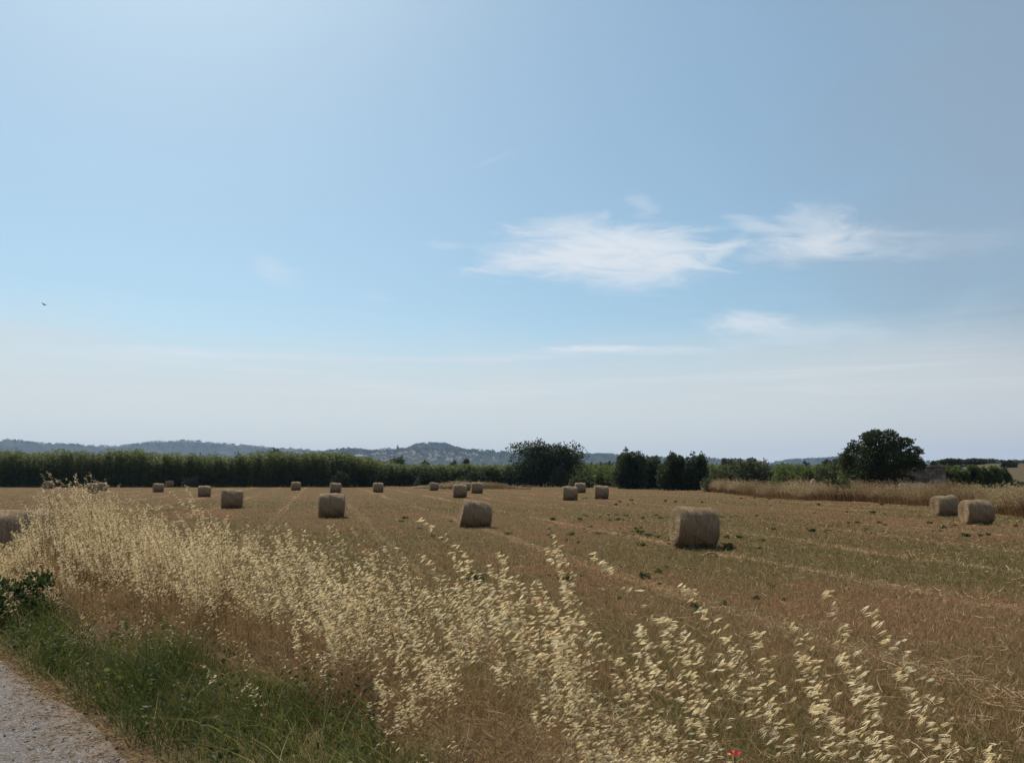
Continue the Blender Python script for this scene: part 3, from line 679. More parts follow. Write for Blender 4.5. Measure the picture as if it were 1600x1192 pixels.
def bale_mesh(seed, taper_r=0.0, slant=0.0, fuzz=350):
    """returns roll mesh and two end meshes; taper_r shrinks the right end, slant shears the ends"""
    r = np.random.default_rng(seed)
    nth, nx = 72, 26
    th = np.linspace(0, 2 * pi, nth, endpoint=False); xs = np.linspace(-1, 1, nx); xs = np.sign(xs) * np.abs(xs) ** .8
    def shape(x, th_, rr):
        ed = 1 - .055 * np.abs(x) ** 12
        lump = 1 + .026 * np.sin(3 * th_ + x * 3 + seed) + .020 * np.sin(7 * th_ - x * 5 + seed * 2) + .010 * np.sin(x * 14 + th_ * 2) + .018 * np.cos(x * 6 + seed * 1.7)
        R = BR * rr * ed * lump * (1 - taper_r * (x + 1) / 2)
        z = R * np.sin(th_); y = R * np.cos(th_) * 1.03
        z = np.where(z < 0, z * .985, z); z = np.maximum(z, -BR * .955)      # rests on a flattened base
        z = z + BR * .955 + np.minimum(0, 0)
        z = np.where(np.full_like(z, taper_r) > 0, z - 0 * z, z)
        z = z - (taper_r * BR * (x + 1) / 2) * .9 * (taper_r > 0)
        z = np.maximum(z, -.01 * (1 + np.sin(th_ * 5)))
        X = x * BL / 2 + slant * (z - BR) * (x < 0) * np.abs(x)
        return np.stack([X, y, z], -1)
    TH, XS = np.meshgrid(th, xs)
    V = shape(XS, TH, 1 + r.normal(0, .006, TH.shape))
    g = Geo(); i = np.arange(nx - 1)[:, None] * nth; j = np.arange(nth)[None]; j2 = (j + 1) % nth
    g.add(V.reshape(-1, 3), np.stack([i + j, i + j2, i + nth + j2, i + nth + j], -1).reshape(-1, 4))
    # loose strands round the roll
    k = r.integers(0, nx * nth, fuzz); P = V.reshape(-1, 3)[k]; nrm = unit(P - np.stack([P[:, 0], np.zeros(fuzz), np.full(fuzz, BR)], -1))
    ribbons(g, P - nrm * .01, unit(nrm * .35 + rand_dirs(fuzz, r)), r.uniform(.05, .22, fuzz), .006, rand_dirs(fuzz, r) * .3, .2, 2, mat=1, tn=r.random(fuzz), r=r)
    roll = g.mesh("straw_roll", [m_wrap, m_straw], True)
    ends = []
    for sgn in (-1, 1):
        g = Geo(); nr = 14; rr = np.linspace(1, .02, nr)
        TH, RR = np.meshgrid(th, rr)
        V = shape(np.full_like(TH, sgn * 1.0), TH, RR)
        V[..., 2] = np.where(RR < 1, V[..., 2], V[..., 2])
        puff = .045 * (1 - RR ** 6) * (1 + .5 * np.sin(RR * 40 + TH)) + r.normal(0, .008, TH.shape) * (RR < .99)
        V[..., 0] += sgn * puff
        i = np.arange(nr - 1)[:, None] * nth
        f = np.stack([i + j, i + j2, i + nth + j2, i + nth + j], -1).reshape(-1, 4)
        g.add(V.reshape(-1, 3), [f if sgn > 0 else f[:, ::-1], (np.arange(nth)[None] + (nr - 1) * nth)])
        kk = r.integers(0, nth * (nr - 1), fuzz // 2); P = V.reshape(-1, 3)[kk]
        ribbons(g, P, unit(rand_dirs(len(P), r) + [sgn * .5, 0, 0]), r.uniform(.05, .15, len(P)), .006, rand_dirs(len(P), r) * .3, .25, 2, mat=1, tn=r.random(len(P)), r=r)
        ends.append(g.mesh("straw_end", [m_end, m_straw], True))
    return roll, ends
BV = [bale_mesh(1, .03, .05, 1400), bale_mesh(2, .16, .17, 1000), bale_mesh(3, fuzz=400), bale_mesh(4, .05, .0, 400)]
# px centre, base row, yaw off square (positive shows the left end), variant, side tilt, scale, label
BALES = [
    (1088, 857, 16, 0, 3.5, .98, "big straw bale, the nearest one standing free in the open field, left end lit"),
    (743, 824, 4, 1, 0, .98, "lopsided straw bale with a steeply slanting top and a leaning left side"),
    (515, 809, 1, 2, 0, 1.02, "squarish straw bale with level top, in line below the round grey green bush"),
    (359, 794, 0, 3, 0, 1.05, "squarish straw bale with level top, left of the squarish one below the round bush"),
    (317, 776, -3, 2, 0, .93, "small straw bale partly hidden by a tall oat tip"),
    (245, 769, 6, 3, 0, .96, "small straw bale before the reeds, front one of the two below the hazy left hill"),
    (263, 761, 22, 2, 0, 1.0, "tiny straw bale at the foot of the reeds, peeping out behind a slightly larger bale"),
    (73, 764, 58, 3, 0, 1.0, "tiny straw bale turned end-on at the foot of the reeds, above the dense oats"),
    (141, 771, 4, 2, 0, .98, "straw bale veiled by oat tips, with another bale touching its right side"),
    (157, 767, -6, 3, 0, .98, "straw bale half hidden behind the bale that is veiled by oat tips"),
    (461, 766, 5, 2, 0, 1.0, "tiny straw bale alone before the tall reeds, under the step of the left hill"),
    (523, 770, 2, 3, 0, 1.02, "small straw bale close in front of the round grey green bush"),
    (590, 769, 1, 2, 0, 1.0, "small straw bale alone where the tall reeds step down, below the hill town"),
    (677, 766, 14, 3, 3, .95, "tiny straw bale beside the far patch of dry grass, below the dark round bush"),
    (718, 778, 3, 2, 0, 1.02, "middling straw bale just behind the lopsided bale"),
    (727, 767, 10, 3, 0, .95, "tiny brownish straw bale almost hidden between two larger bales"),
    (745, 771, 2, 2, 0, 1.05, "small straw bale right of the hidden brownish bale, before the far dry grass"),
    (891, 782, 5, 3, 0, 1.0, "straw bale at the left of the group of three below the broad bushy tree"),
    (907, 770, 4, 2, 0, 1.02, "smallest straw bale of the group of three, overlapped by the bale on its left"),
    (940, 779, 7, 3, 0, 1.03, "straw bale at the right of the group of three, standing a little apart"),
    (1484, 806, 26, 0, -4, .90, "rear straw bale of the pair before the dry grass bank, its top rising sideways"),
    (1534, 820, 24, 2, 0, .88, "front straw bale of the pair before the dry grass bank, round end showing"),
    (8, 882, -4, 0, 0, 1.12, "large straw bale cut by the edge of the photo, behind the dense dry oats"),
]
BALE_XY = []
for k, (px, py, e, v, tilt, s, lb) in enumerate(BALES):
    q = ground_at(px, py)
    q[1] += .35
    if k == 22: q = at(33, 742, 19.0); q[2] = 0
    az = math.atan2(q[0], q[1])
    o = thing("hay_bale", (q[0], q[1], height(q[0], q[1]) - .015), lb, "hay bale", "round straw bales on the stubble field", rz=-az + radians(e))
    o.rotation_euler = (0, radians(tilt), -az + radians(e)); o.scale = (s, s, s)
    link("straw_roll", BV[v][0], o)
    for m_ in BV[v][1]: link("straw_end", m_, o)
    BALE_XY.append((q[0], q[1]))
BALE_XY = np.array(BALE_XY)
# loop of pale straw lying in front of the big bale
q = ground_at(1110, 869); g = Geo()
th = np.linspace(.15, pi - .2, 14)
for k in range(9):
    r = np.random.default_rng(400 + k)
    tube(g, np.stack([.20 * np.cos(th) * r.uniform(.9, 1.1), r.normal(0, .03) + .05 * np.sin(th * 2), .12 * np.sin(th) * r.uniform(.85, 1.1) - .01], -1), np.full(14, .009), 5, tn=r.random(), r=r)
o = g.obj("straw_wisp", [m_straw]); o.location = (q[0], q[1], height(q[0], q[1])); tag(o, "pale arched wisp of straw lying in front of the big bale", "straw wisp")

# ------------------------------------------------------------------ dry oats
m_spike = leaf_mat("oat_spikelets", [(0, (.50, .35, .16)), (.5, (.85, .69, .39)), (1, (.96, .87, .62))], .48, .5, .35)
m_stem = leaf_mat("dry_stems", [(0, (.14, .075, .030)), (.5, (.29, .17, .070)), (1, (.42, .29, .13))], .25, .6)
m_dryleaf = leaf_mat("dry_leaves", [(0, (.15, .075, .03)), (.5, (.30, .18, .075)), (1, (.46, .34, .17))], .35, .7)
WIND = np.array([-1.0, .12, 0.0])
# two glumes and an inner floret, x along the spikelet
def glume(ang, sg):
    c, s = cos(ang) , sin(ang)
    pts = np.array([[0, 0, 0], [.30, .095, .02], [.36, 0, .075], [.30, -.095, .02], [1, 0, 0]])
    return np.stack([pts[:, 0] * c - sg * pts[:, 2] * s, pts[:, 1], sg * (pts[:, 0] * s + pts[:, 2] * c)], -1)
SPV = np.vstack([glume(.13, 1), glume(.10, -1)])
SPF = [np.vstack([np.array([[0, 1, 2], [0, 2, 3], [1, 4, 2], [2, 4, 3]]) + 5 * k for k in range(2)])]
def oats(g, P, L, r, nsp, sizes=.026, leanf=1.0, leaves=2, mats=(0, 1, 2)):
    """wild oats: stem, one-sided panicle of hanging spikelets blown to the left"""
    n = len(P)
    if n == 0: return
    lean = WIND[None] * (r.uniform(.10, .38, n) * leanf)[:, None] + rand_dirs(n, r) * [.13, .13, 0]
    H = np.tile([0., 0, 1.], (n, 1)) + rand_dirs(n, r) * [.10, .10, 0]
    tn = r.random(n)
    droop = r.uniform(.02, .12, n)
    ribbons(g, P, H, L, np.maximum(.0034, .0008 * np.hypot(P[:, 0], P[:, 1])), lean, droop, 6, mats[1], tn, r, taper=.65, pw=2.4)
    if leaves:
        for k in range(leaves):
            u = r.uniform(.05, .5, n); Q = P + (L * u)[:, None] * H + lean * (L * u ** 2.4)[:, None]
            d = unit(rand_dirs(n, r) * [1, 1, .3] + [0, 0, .9])
            ribbons(g, Q, d, r.uniform(.14, .34, n), .0055, unit(d * [1, 1, 0]) * .5, r.uniform(.3, 1.0, n), 3, mats[2], r.random(n), r)
    m = nsp
    idx = np.repeat(np.arange(n), m); N = len(idx)
    u = 1 - .40 * r.random(N) ** 1.1
    Lq = L[idx]; A = P[idx] + Lq[:, None] * (H[idx] * u[:, None] + lean[idx] * (u ** 2.4)[:, None]); A[:, 2] -= Lq * droop[idx] * u ** 3.0
    side = rand_dirs(N, r) * [1, 1, .35] + WIND * .35
    off = unit(side) * ((1.04 - u) / .42 * .062 + .012)[:, None] * r.uniform(.5, 1.15, N)[:, None]; off[:, 2] += .012
    B = A + off
    # thin pedicel from the axis to the spikelet
    ribbons(g, A, unit(off), np.linalg.norm(off, axis=1), .0020, np.zeros((N, 3)), 0.0, 1, mats[1], tn[idx], r, taper=.2)
    D = WIND * .85 + np.array([0, 0, -.42]) + rand_dirs(N, r) * .42
    stamp(g, SPV, SPF, B, D, sizes * r.uniform(.75, 1.2, N), mat=mats[0], tn=np.clip(.62 + r.normal(0, .2, N), 0, 1), r=r)

def verge_points(n, r):
    """clumped points of the dry verge, thick to the left, thin to the right"""
    nc = n // 7
    t_ = r.uniform(-6.5, 25, nc * 3); s_ = r.uniform(.5, 4.4, nc * 3)
    s0 = np.interp(t_, [-6, -3, -1, 1, 3, 6, 9, 25], [.55, .75, .95, 1.15, 1.05, .8, .75, .6])
    s1 = np.interp(t_, [-6, -3, -1, 1, 3, 6, 12, 25], [2.4, 2.7, 3.0, 3.1, 3.2, 3.4, 4.0, 4.2])
    dens = np.interp(t_, [-6.5, -4.6, -3.4, -2.2, -.8, .8, 4, 25], [.12, .13, .18, .36, .72, .95, 1, 1])
    fall = np.clip((s1 - s_) / .9, 0, 1) * np.clip((s_ - s0) / .35, 0, 1)
    x, y = xy(s_, t_)
    patch = np.clip(.60 + .65 * vnoise(x * 1.3, y * 1.3, 41), .32, 1.2)
    k = r.random(len(t_)) < dens * fall * patch
    s_, t_ = s_[k], t_[k]
    idx = r.integers(0, len(s_), n); idx = idx[np.argsort(r.random(n))]
    sx_, ty_ = s_[idx] + r.normal(0, .07, n), t_[idx] + r.normal(0, .07, n)
    x, y = xy(sx_, ty_)
    return x, y, sx_, ty_
r = np.random.default_rng(61); g = Geo()
x, y, s_, t_ = verge_points(4000, r)
keep = np.hypot(x, y) > 1.9; x, y, s_, t_ = x[keep], y[keep], s_[keep], t_[keep]
hmul = np.interp(t_, [-6, -4, -3, -2, -1, 1, 3, 7.8, 8.7, 12, 12.9, 25], [.66, .68, .74, .90, 1.08, 1.16, 1.22, 1.18, 1.58, 1.60, .60, .55]) * np.interp(s_, [.5, 1.3, 2.2], [.62, .85, 1.0])
hmul = hmul * np.interp(x / y, [-.635, -.585], [.30, 1.0])
L = hmul * .94 * (.50 + .72 * r.random(len(x)) ** 1.25) * r.uniform(.95, 1.05, len(x)) * (1 + .10 * vnoise(x * 2.2, y * 2.2, 42))
P = np.stack([x, y, height(x, y) - .02], -1)
near = np.hypot(x, y) < 9
oats(g, P[near], L[near], r, 25, .032)
oats(g, P[~near], L[~near], r, 26, .032)
# matted dry under-growth
x, y, s_, t_ = verge_points(32000, r)
keep = np.hypot(x, y) > 1.6; x, y = x[keep], y[keep]; n = len(x)
P = np.stack([x, y, height(x, y) - .01], -1); d = unit(rand_dirs(n, r) * [.7, .7, .2] + [0, 0, .8])
ribbons(g, P, d, r.uniform(.18, .55, n), .005, rand_dirs(n, r) * [.5, .5, 0] + WIND * .15, r.uniform(0, .5, n), 3, 2, r.random(n), r)
n = 26000; t_ = r.uniform(-5, 14, n); s_ = r.uniform(.7, 3.3, n); x, y = xy(s_, t_); k = (np.hypot(x, y) > 1.6) & (r.random(n) < np.interp(s_, [.7, 1.2, 2.4, 3.3], [.3, 1, 1, .2])); x, y = x[k], y[k]; n = len(x)
P = np.stack([x, y, height(x, y) - .01], -1); d = unit(rand_dirs(n, r) * [.8, .8, .2] + [0, 0, .6])
ribbons(g, P, d, r.uniform(.12, .42, n), .0055, rand_dirs(n, r) * [.5, .5, 0] + WIND * .12, r.uniform(.1, .7, n), 3, 2, r.random(n), r)
x, y, s_, t_ = verge_points(9000, r); keep = np.hypot(x, y) > 1.6; x, y = x[keep], y[keep]; n = len(x)
P = np.stack([x, y, height(x, y) + r.uniform(.0, .12, n)], -1); d = unit(rand_dirs(n, r) * [1, 1, .25])
ribbons(g, P, d, r.uniform(.15, .5, n), .005, rand_dirs(n, r) * .15, 0.0, 2, 2, r.random(n), r)
# short oats scattered through the green verge
n = 110; tt = r.uniform(-4, 12, n); ss = r.uniform(.5, 1.3, n); tt[:45] = r.uniform(4.6, 7.6, 45); ss[:45] = r.uniform(.25, .95, 45); x, y = xy(ss, tt); k = np.hypot(x, y) > 2.2; x, y = x[k], y[k]
oats(g, np.stack([x, y, height(x, y) - .02], -1), r.uniform(.32, .62, len(x)), r, 12, .026)
tag(g.obj("dry_oat_grass", [m_spike, m_stem, m_dryleaf]), "tall pale dry oat grass growing along the verge between lane and field", "dry grass", kind='stuff')

# oat plants that stand out above the mass
def oat_plant(tip, depth, label, seed, stems=4, spread=.12, size=.036):
    r = np.random.default_rng(seed)
    tp = at(tip[0], tip[1], depth)
    bx = tp[0] + .30; by = depth
    z0 = float(height(bx, by)); Ht = tp[2] - z0
    o = thing("wild_oat", (bx, by, z0 - .02), label, "oat plant", "tall wild oats above the verge grass")
    n = stems; P = np.stack([r.normal(0, spread, n), r.normal(0, spread, n), np.zeros(n)], -1); P[0] = 0
    L = Ht * 1.10 * np.concatenate([[1.0], r.uniform(.72, .98, n - 1)])
    gp, gl = Geo(), Geo()
    for q in range(n):
        gs = Geo()
        class Split:                                                   # sends stems, spikelets and leaves to their own mesh
            def add(self, V, F, mat=0, tint=None): (gp, gs, gl)[mat].add(V, F, 0, tint)
        oats(Split(), P[q:q + 1], L[q:q + 1], r, 46, size, .95, 2)
        gs.obj("stem", [m_stem], o)
    tag(gp.obj("spikelets", [m_spike], o), kind='stuff'); gl.obj("leaves", [m_dryleaf], o)
for k, (tip, Y, lb, ns) in enumerate([
        ((772, 826), 4.3, "tall wild oats whose tip touches the lopsided bale", 6),
        ((1122, 893), 3.1, "tall wild oats leaning alone below the big bale", 4),
        ((425, 812), 8.2, "wild oats rising above the verge between the two squarish bales", 5),
        ((315, 764), 10.2, "tall wild oats crossing a small bale, highest of the middle verge", 5),
        ((86, 738), 14.0, "tallest wild oats, tips dark against the reeds near the end-on bale", 3),
        ((148, 745), 14.0, "tall wild oats in front of the bales veiled by oat tips", 4),
        ((562, 856), 6.0, "wild oats below the gap between the squarish and lopsided bales", 4),
        ((735, 868), 4.6, "wild oats just left below the lopsided bale", 4),
        ((838, 850), 4.2, "wild oats right of the ones touching the lopsided bale", 5),
        ((1245, 958), 2.9, "sparse wild oats in front of the open stubble, beside the lone leaning ones", 3),
        ((1362, 975), 2.7, "sparse wild oats with wide spikelets, well right of the lone leaning ones", 3),
        ((480, 860), 7.6, "wild oats with a full head under the squarish bale", 4),
        ((935, 965), 3.8, "wild oats between the lopsided bale and the lone leaning oats", 4),
        ((1032, 990), 3.3, "short wild oats just left of the lone leaning oats", 3),
        ((812, 872), 4.0, "wild oats in the thick of the group below the lopsided bale", 6),
        ((880, 925), 3.9, "drooping wild oats at the lower right of the group below the lopsided bale", 5),
        ((680, 905), 4.7, "short full wild oats between two taller groups at mid verge", 5),
        ((225, 822), 10.4, "wild oats on the shoulder right of the tallest clump", 5),
        ((1165, 945), 3.0, "low wild oats at the foot of the lone leaning ones", 3),
        ((1430, 1065), 2.6, "low wild oats near the lower right corner", 3)]):
    oat_plant(tip, Y, lb, 500 + k, ns)

# poppy at the bottom of the verge
q = at(1148, 1181, 2.9); z0 = float(height(q[0], q[1]))
o = thing("poppy", (q[0], q[1], z0), "single red poppy among the dry oats at the bottom edge", "poppy")
g = Geo(); Hs = q[2] - z0
tube(g, [(0.03, 0, -.02), (.02, .01, Hs * .5), (0, 0, Hs)], [.0018, .0016, .0014], 6); g.obj("stem", [m_olive], o)
m_red = leaf_mat("red_petals", [(0, (.55, .03, .02)), (1, (.72, .06, .04))], .4, .5)
g = Geo()
for k in range(4):
    th0 = k * pi / 2 + .4; uu, vv = np.meshgrid(np.linspace(0, 1, 6), np.linspace(-1, 1, 7), indexing='ij')
    a = th0 + vv * .75 * np.sqrt(uu); rr = .021 * uu * (1 - .12 * vv ** 2)
    V = np.stack([rr * np.cos(a), rr * np.sin(a), .014 * uu ** .7 + .003 * np.sin(vv * 6 + k) * uu], -1) + [0, 0, Hs]
    i = np.arange(5)[:, None] * 7; j = np.arange(6)[None]
    g.add(V.reshape(-1, 3), np.stack([i + j, i + 7 + j, i + 8 + j, i + j + 1], -1).reshape(-1, 4), tint=.3 + .15 * k)
g.obj("petals", [m_red], o)

# ------------------------------------------------------------------ green verge
m_grass = leaf_mat("green_grass", [(0, (.026, .040, .009)), (.45, (.070, .090, .018)), (.72, (.135, .145, .030)), (.86, (.26, .25, .09)), (1, (.42, .33, .17))], .4, .6, .15)
r = np.random.default_rng(71); g = Geo()
n = 80000; t_ = r.uniform(-5, 24, n); s_ = r.uniform(-.02, 1.6, n)
s1 = np.interp(t_, [-5, -2.6, -1.2, 0, 1.4, 3, 5, 24], [.85, .85, 1.15, 1.5, 1.45, 1.0, .75, .7])
x, y = xy(s_, t_)
k = (r.random(n) < np.clip((s1 - s_) / .35, 0, 1) * np.clip((s_ + .05 * vnoise(t_ * 3, s_, 9)) / .12, 0, 1) * np.clip(.75 + .6 * vnoise(x * 2.4, y * 2.4, 43), .2, 1)) & (np.hypot(x, y) > 1.5)
x, y, s_, t_ = x[k], y[k], s_[k], t_[k]; n = len(x)
P = np.stack([x, y, height(x, y) - .01], -1)
hh = r.uniform(.12, .42, n) * (.45 + .75 * smoothstep(.0, .6, s_)) * (1 + .45 * vnoise(x * 3, y * 3, 44))
d = unit(rand_dirs(n, r) * [.55, .55, .1] + [0, 0, .85])
pt = np.clip(.45 + .18 * vnoise(x * 2, y * 2, 45), .1, .75)
ribbons(g, P, d, hh, r.uniform(.003, .007, n), rand_dirs(n, r) * [.45, .45, 0] + WIND * .12, r.uniform(0, .55, n), 4, 0, np.clip(pt + r.normal(0, .17, n) + (r.random(n) < .09) * .4, 0, 1), r)
# broad leaved weeds in the verge
for q in range(170):
    tt = r.uniform(-4, 14); ss = r.uniform(.12, 1.3) * np.interp(tt, [-4, 0, 2, 6, 14], [.7, 1, 1, .6, .5])
    bx, by = xy(ss, tt)
    if math.hypot(bx, by) < 1.6: continue
    m_ = 34; hz_ = r.uniform(.12, .38); c_ = np.array([bx, by, float(height(bx, by))])
    zz = r.random(m_); Q = c_ + np.stack([r.normal(0, .06, m_), r.normal(0, .06, m_), zz * hz_], -1)
    stamp(g, LEAF_T, LEAF_F, Q, rand_dirs(m_, r) * [1, 1, .5] + [0, 0, .3], r.uniform(.02, .055, m_), mat=0, tn=np.clip(r.normal(.42, .15) + r.normal(0, .1, m_), 0, .85), r=r)
tag(g.obj("green_grass", [m_grass]), "green grass and weeds along the edge of the lane", "grass", kind='stuff')
m_weedy = green("weed_leaves_dark", (.018, .030, .008), (.045, .066, .016), (.10, .125, .035), .4)
# dark weed clump on the left of the verge
q = ground_at(28, 985, .5)
make_tree("weed_clump", (q[0] - .02, q[1] + .45, .47), [(-.05, 0, .16, .30, .3, .16), (-.45, .05, .26, .26, .3, .22), (-.22, .25, .42, .16, .2, .15), (-.75, .1, .36, .18, .2, .2), (-1.0, .2, .24, .4, .3, .22)], 1100, .062, m_weedy, "dark leafy weed clump beside the lane under the dense oats", "weed", 330, trunk_r=.008, leafname='foliage', stemname='stem', gap=.8, shell=.4, upb=.6)

# straw litter on the road edge
r = np.random.default_rng(73); g = Geo()
n = 14000; t_ = r.uniform(-4, 20, n); s_ = .12 - np.abs(r.normal(0, .24, n)) * np.clip(1 + .8 * vnoise(t_ * 1.6, t_ * .2, 46), .15, 2)
x, y = xy(s_, t_); k = np.hypot(x, y) > 1.5; x, y = x[k], y[k]; n = len(x)
P = np.stack([x, y, np.full(n, .509) + r.uniform(0, .012, n)], -1); d = rand_dirs(n, r) * [1, 1, .12]
ribbons(g, P, unit(d), r.uniform(.02, .11, n), .004, rand_dirs(n, r) * [.2, .2, 0], 0.0, 2, 0, r.random(n), r, taper=.3)
tag(g.obj("straw_litter", [m_dryleaf]), "dry straw litter along the edge of the asphalt", "litter", kind='stuff')

OCT = np.array([[1, 0, 0], [-1, 0, 0], [0, .8, 0], [0, -.8, 0], [0, 0, .6], [0, 0, -.6]], float)
OCF = [np.array([[0, 2, 4], [2, 1, 4], [1, 3, 4], [3, 0, 4], [2, 0, 5], [1, 2, 5], [3, 1, 5], [0, 3, 5]])]
r = np.random.default_rng(74); g = Geo(); n = 3800; t_ = r.uniform(-4, 18, n); s_ = .06 - np.abs(r.normal(0, .34, n)); x, y = xy(s_, t_); k = np.hypot(x, y) > 1.5; x, y = x[k], y[k]
m_grit = leaf_mat("grit", [(0, (.09, .075, .062)), (.6, (.22, .18, .14)), (1, (.38, .33, .27))], 0.0, .9, .1)
stamp(g, OCT, OCF, np.stack([x, y, np.full(len(x), .507)], -1), rand_dirs(len(x), r) * [1, 1, .2], r.gamma(2.0, .0028, len(x)) + .002, tn=r.random(len(x)), r=r)
tag(g.obj("gravel", [m_grit]), "loose grit and crumbled asphalt along the lane edge", "gravel", kind='stuff')

# ------------------------------------------------------------------ stubble
m_stub = leaf_mat("stubble", [(0, (.150, .085, .040)), (.22, (.180, .165, .052)), (.38, (.215, .185, .068)), (.5, (.335, .195, .10)), (.75, (.50, .32, .17)), (1, (.62, .50, .32))], .2, .8, .1)
r = np.random.default_rng(81); g = Geo()
n = 400000
Yv = 4.5 * (92 / 4.5) ** (r.random(n) ** .85); x = Yv * r.uniform(-.72, .72, n); y = Yv
s_, t_ = st(x, y); uu = x * cos(RA) - y * sin(RA)
k = (s_ > 2.4) & (r.random(n) < 1 - smoothstep(30, 96, y)) & (r.random(n) < .74 + .26 * np.cos(uu * 2 * pi / .30)); x, y, uu = x[k], y[k], uu[k]; n = len(x); dist = np.hypot(x, y)
P = np.stack([x, y, height(x, y) - .005], -1); d = unit(rand_dirs(n, r) * [.6, .6, .1] + [0, 0, .8])
pn = 1.9 * vnoise(x * .17, y * .17, 47) + .6 * vnoise(uu * .9, y * .1, 48)
tn = np.where(pn + r.normal(0, .5, n) > .08, r.uniform(.38, .72, n), r.uniform(.05, .38, n)); tn = np.where(r.random(n) < .10, r.uniform(.75, 1, n), tn)
ribbons(g, P, d, r.uniform(.04, .13, n), .004 + .0005 * dist, rand_dirs(n, r) * [.3, .3, 0], 0.0, 1, 0, tn, r)
# straw lying about, thicker along the swaths
n = 170000
Yv = 5.5 * (120 / 5.5) ** (r.random(n) ** .85); x = Yv * r.uniform(-.74, .74, n); y = Yv
s_, t_ = st(x, y); uu = x * cos(RA) - y * sin(RA); ph = (uu + .22 * vnoise(x * .5, y * .5, 49)) / 4.4 % 1.0
k = (s_ > 2.8) & (r.random(n) < .09 + .91 * np.exp(-((ph - .5) / .055) ** 2) * np.clip(.7 + vnoise(x * .3, y * .12, 50), .1, 1)); x, y = x[k], y[k]; n = len(x); dist = np.hypot(x, y)
P = np.stack([x, y, height(x, y) + r.uniform(.005, .05, n)], -1); d = unit(rand_dirs(n, r) * [1, 1, .18])
ribbons(g, P, d, r.uniform(.07, .22, n), .003 + .0004 * dist, rand_dirs(n, r) * .2, 0.0, 2, 0, r.uniform(.6, 1, n), r, taper=.3)
tag(g.obj("stubble", [m_stub]), "short cut stubble and loose straw covering the field", "stubble", kind='stuff')

# green weed tufts in the stubble
m_weed = leaf_mat("weed_leaves", [(0, (.060, .066, .026)), (.5, (.115, .120, .046)), (1, (.20, .19, .085))], .6, .7, .1)
WP = []
for k in range(5):
    r = np.random.default_rng(600 + k); g = Geo(); n = 60
    P = np.stack([r.normal(0, .03, n), r.normal(0, .03, n), r.uniform(-.02, .08, n)], -1); d = unit(rand_dirs(n, r) * [1, 1, .4] + [0, 0, .6])
    stamp(g, LEAF_T, LEAF_F, P, d, r.uniform(.05, .13, n), tn=np.clip(r.normal(.45, .25, n), 0, 1), r=r)
    WP.append(g.mesh("weed_tuft", [m_weed]))
r = np.random.default_rng(610)
for k in range(640):
    if k < 500: px, py = 1620 - 780 * r.random() ** 1.15, 776 + 90 * r.random() ** 1.7
    else: px, py = r.uniform(480, 1500), r.uniform(790, 980)
    q = ground_at(px, py); ss, _ = st(q[0], q[1])
    if ss < 4.2 or vnoise(np.array(q[0] * .35), np.array(q[1] * .35), 77) < .25 - .3 * r.random() or np.hypot(*(BALE_XY - q[:2]).T).min() < 1.1: continue
    o = link("weed_tuft", WP[k % 5]); o.location = (q[0], q[1], float(height(q[0], q[1]))); s = r.choice([.35, .45, .55, .7, .9, 1.3]) * min(1.0, np.hypot(q[0], q[1]) / 24 + .25); o.scale = (s * r.uniform(.9, 1.7), s, s * .75); o.rotation_euler = (0, 0, r.uniform(0, 6.28))
    tag(o, "small dark green weed tuft growing in the open stubble", "weed", "green weed tufts in the stubble")
for k, (dx, s) in enumerate([(.85, 1.6), (-.05, 1.0), (.3, .9)]):
    o = link("weed_tuft", WP[k]); qx, qy = BALE_XY[0] + [dx, -.75]; o.location = (qx, qy, float(height(qx, qy))); o.scale = (s, s, s)
    tag(o, ["green weed tuft against the lower corner of the big bale", "small green weeds in the shade before the big bale, first of two", "small green weeds in the shade before the big bale, second of two"][k], "weed", "green weed tufts in the stubble")

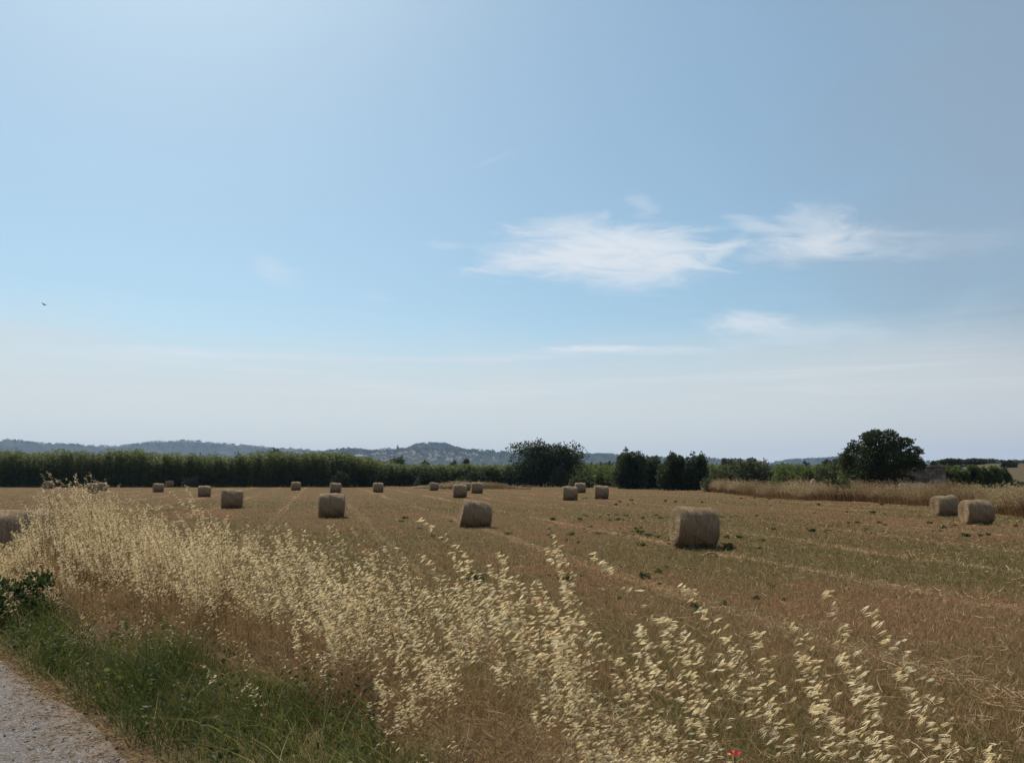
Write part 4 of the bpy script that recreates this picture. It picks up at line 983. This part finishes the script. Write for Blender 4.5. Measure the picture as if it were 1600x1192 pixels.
# ------------------------------------------------------------------ dry grass banks in the distance
m_plume = leaf_mat("grass_plumes", [(0, (.20, .125, .06)), (.45, (.44, .33, .18)), (1, (.68, .57, .36))], .35, .6)
def bank(name, pts_px, n, Ymin_off, hgt, label, seed, ends=(.05, .001)):
    r = np.random.default_rng(seed); g = Geo()
    pts = np.array([ground_at(*p)[:2] for p in pts_px]); seg = np.linspace(0, 1, len(pts))
    u = r.random(n); x = np.interp(u, seg, pts[:, 0]); y = np.interp(u, seg, pts[:, 1]); dd = r.random(n) ** 1.3 * Ymin_off
    f = 1 + dd / np.hypot(x, y); x, y = x * f, y * f
    L = hgt * r.uniform(.55, 1.05, n) * (1 + .26 * vnoise(x * .7, y * .7, seed) + .16 * vnoise(x * 2.6, y * 2.6, seed + 1)) * np.interp(dd, [0, 1.5], [.75, 1.0]) * (.25 + .75 * smoothstep(0, ends[0], u) * smoothstep(0, ends[1], 1 - u))
    P = np.stack([x, y, height(x, y) - .02], -1); dist = np.hypot(x, y)
    H = unit(np.tile([0., 0, 1.], (n, 1)) + rand_dirs(n, r) * [.18, .18, 0]); lean = WIND * r.uniform(.05, .3, n)[:, None] + rand_dirs(n, r) * [.15, .15, 0]
    cen = ribbons(g, P, H, L, .012 + .0002 * dist, lean, .05, 3, 1, r.random(n) * .9, r, taper=.6)
    for k in range(7):
        uu = r.uniform(.62, 1.03, n); Q = P + L[:, None] * (H * uu[:, None] + lean * (uu ** 2)[:, None])
        stamp(g, SPV, SPF, Q, WIND * .5 + rand_dirs(n, r) * .6 + [0, 0, .15], r.uniform(.07, .14, n) * (dist / 60) ** .5, mat=0, tn=np.clip(.42 + .3 * vnoise(x * .5, y * .5, seed + 5) + r.normal(0, .2, n), 0, 1), r=r)
    return tag(g.obj(name, [m_plume, m_stem]), label, 'dry grass', kind='stuff')
bank("dry_grass_bank", [(1098, 768), (1150, 773), (1250, 782), (1350, 785), (1450, 792), (1530, 799), (1600, 806), (1700, 815)], 17000, 10.0, 1.45, "bank of tall dry grass below the pine and hut", 90)
bank("dry_grass_bank", [(645, 763), (700, 764), (760, 764), (830, 765)], 2400, 6.0, 1.15, "far patch of dry grass behind the small bales below the willow", 91, (.45, .3))

# ------------------------------------------------------------------ bird
q = at(69.5, 476.5, 62)
o = thing("bird", q, "small dark bird flying low in the open sky", "bird", rz=-.2)
g = Geo()
tube(g, [(-.13, 0, -.02), (-.10, 0, 0), (-.03, 0, .01), (.05, 0, .005), (.12, 0, 0), (.20, 0, .005)], [.008, .028, .04, .036, .018, .006], 8)
m_bird = plain_mat("dark_feathers", (.03, .03, .035), .8, .2, .2)
for sg in (-1, 1):
    V = [(.05, 0, .01), (-.05, 0, .01), (.07, sg * .14, .08), (-.04, sg * .14, .08), (.0, sg * .30, .12), (-.06, sg * .28, .115)]
    V2 = [(a, b, c_ - .012) for a, b, c_ in V]
    g.add(V + V2, np.array([[0, 1, 3, 2], [2, 3, 5, 4], [6, 8, 9, 7], [8, 10, 11, 9], [0, 2, 8, 6], [2, 4, 10, 8], [1, 7, 9, 3], [3, 9, 11, 5], [4, 5, 11, 10]]))
g.obj("body", [m_bird], o)
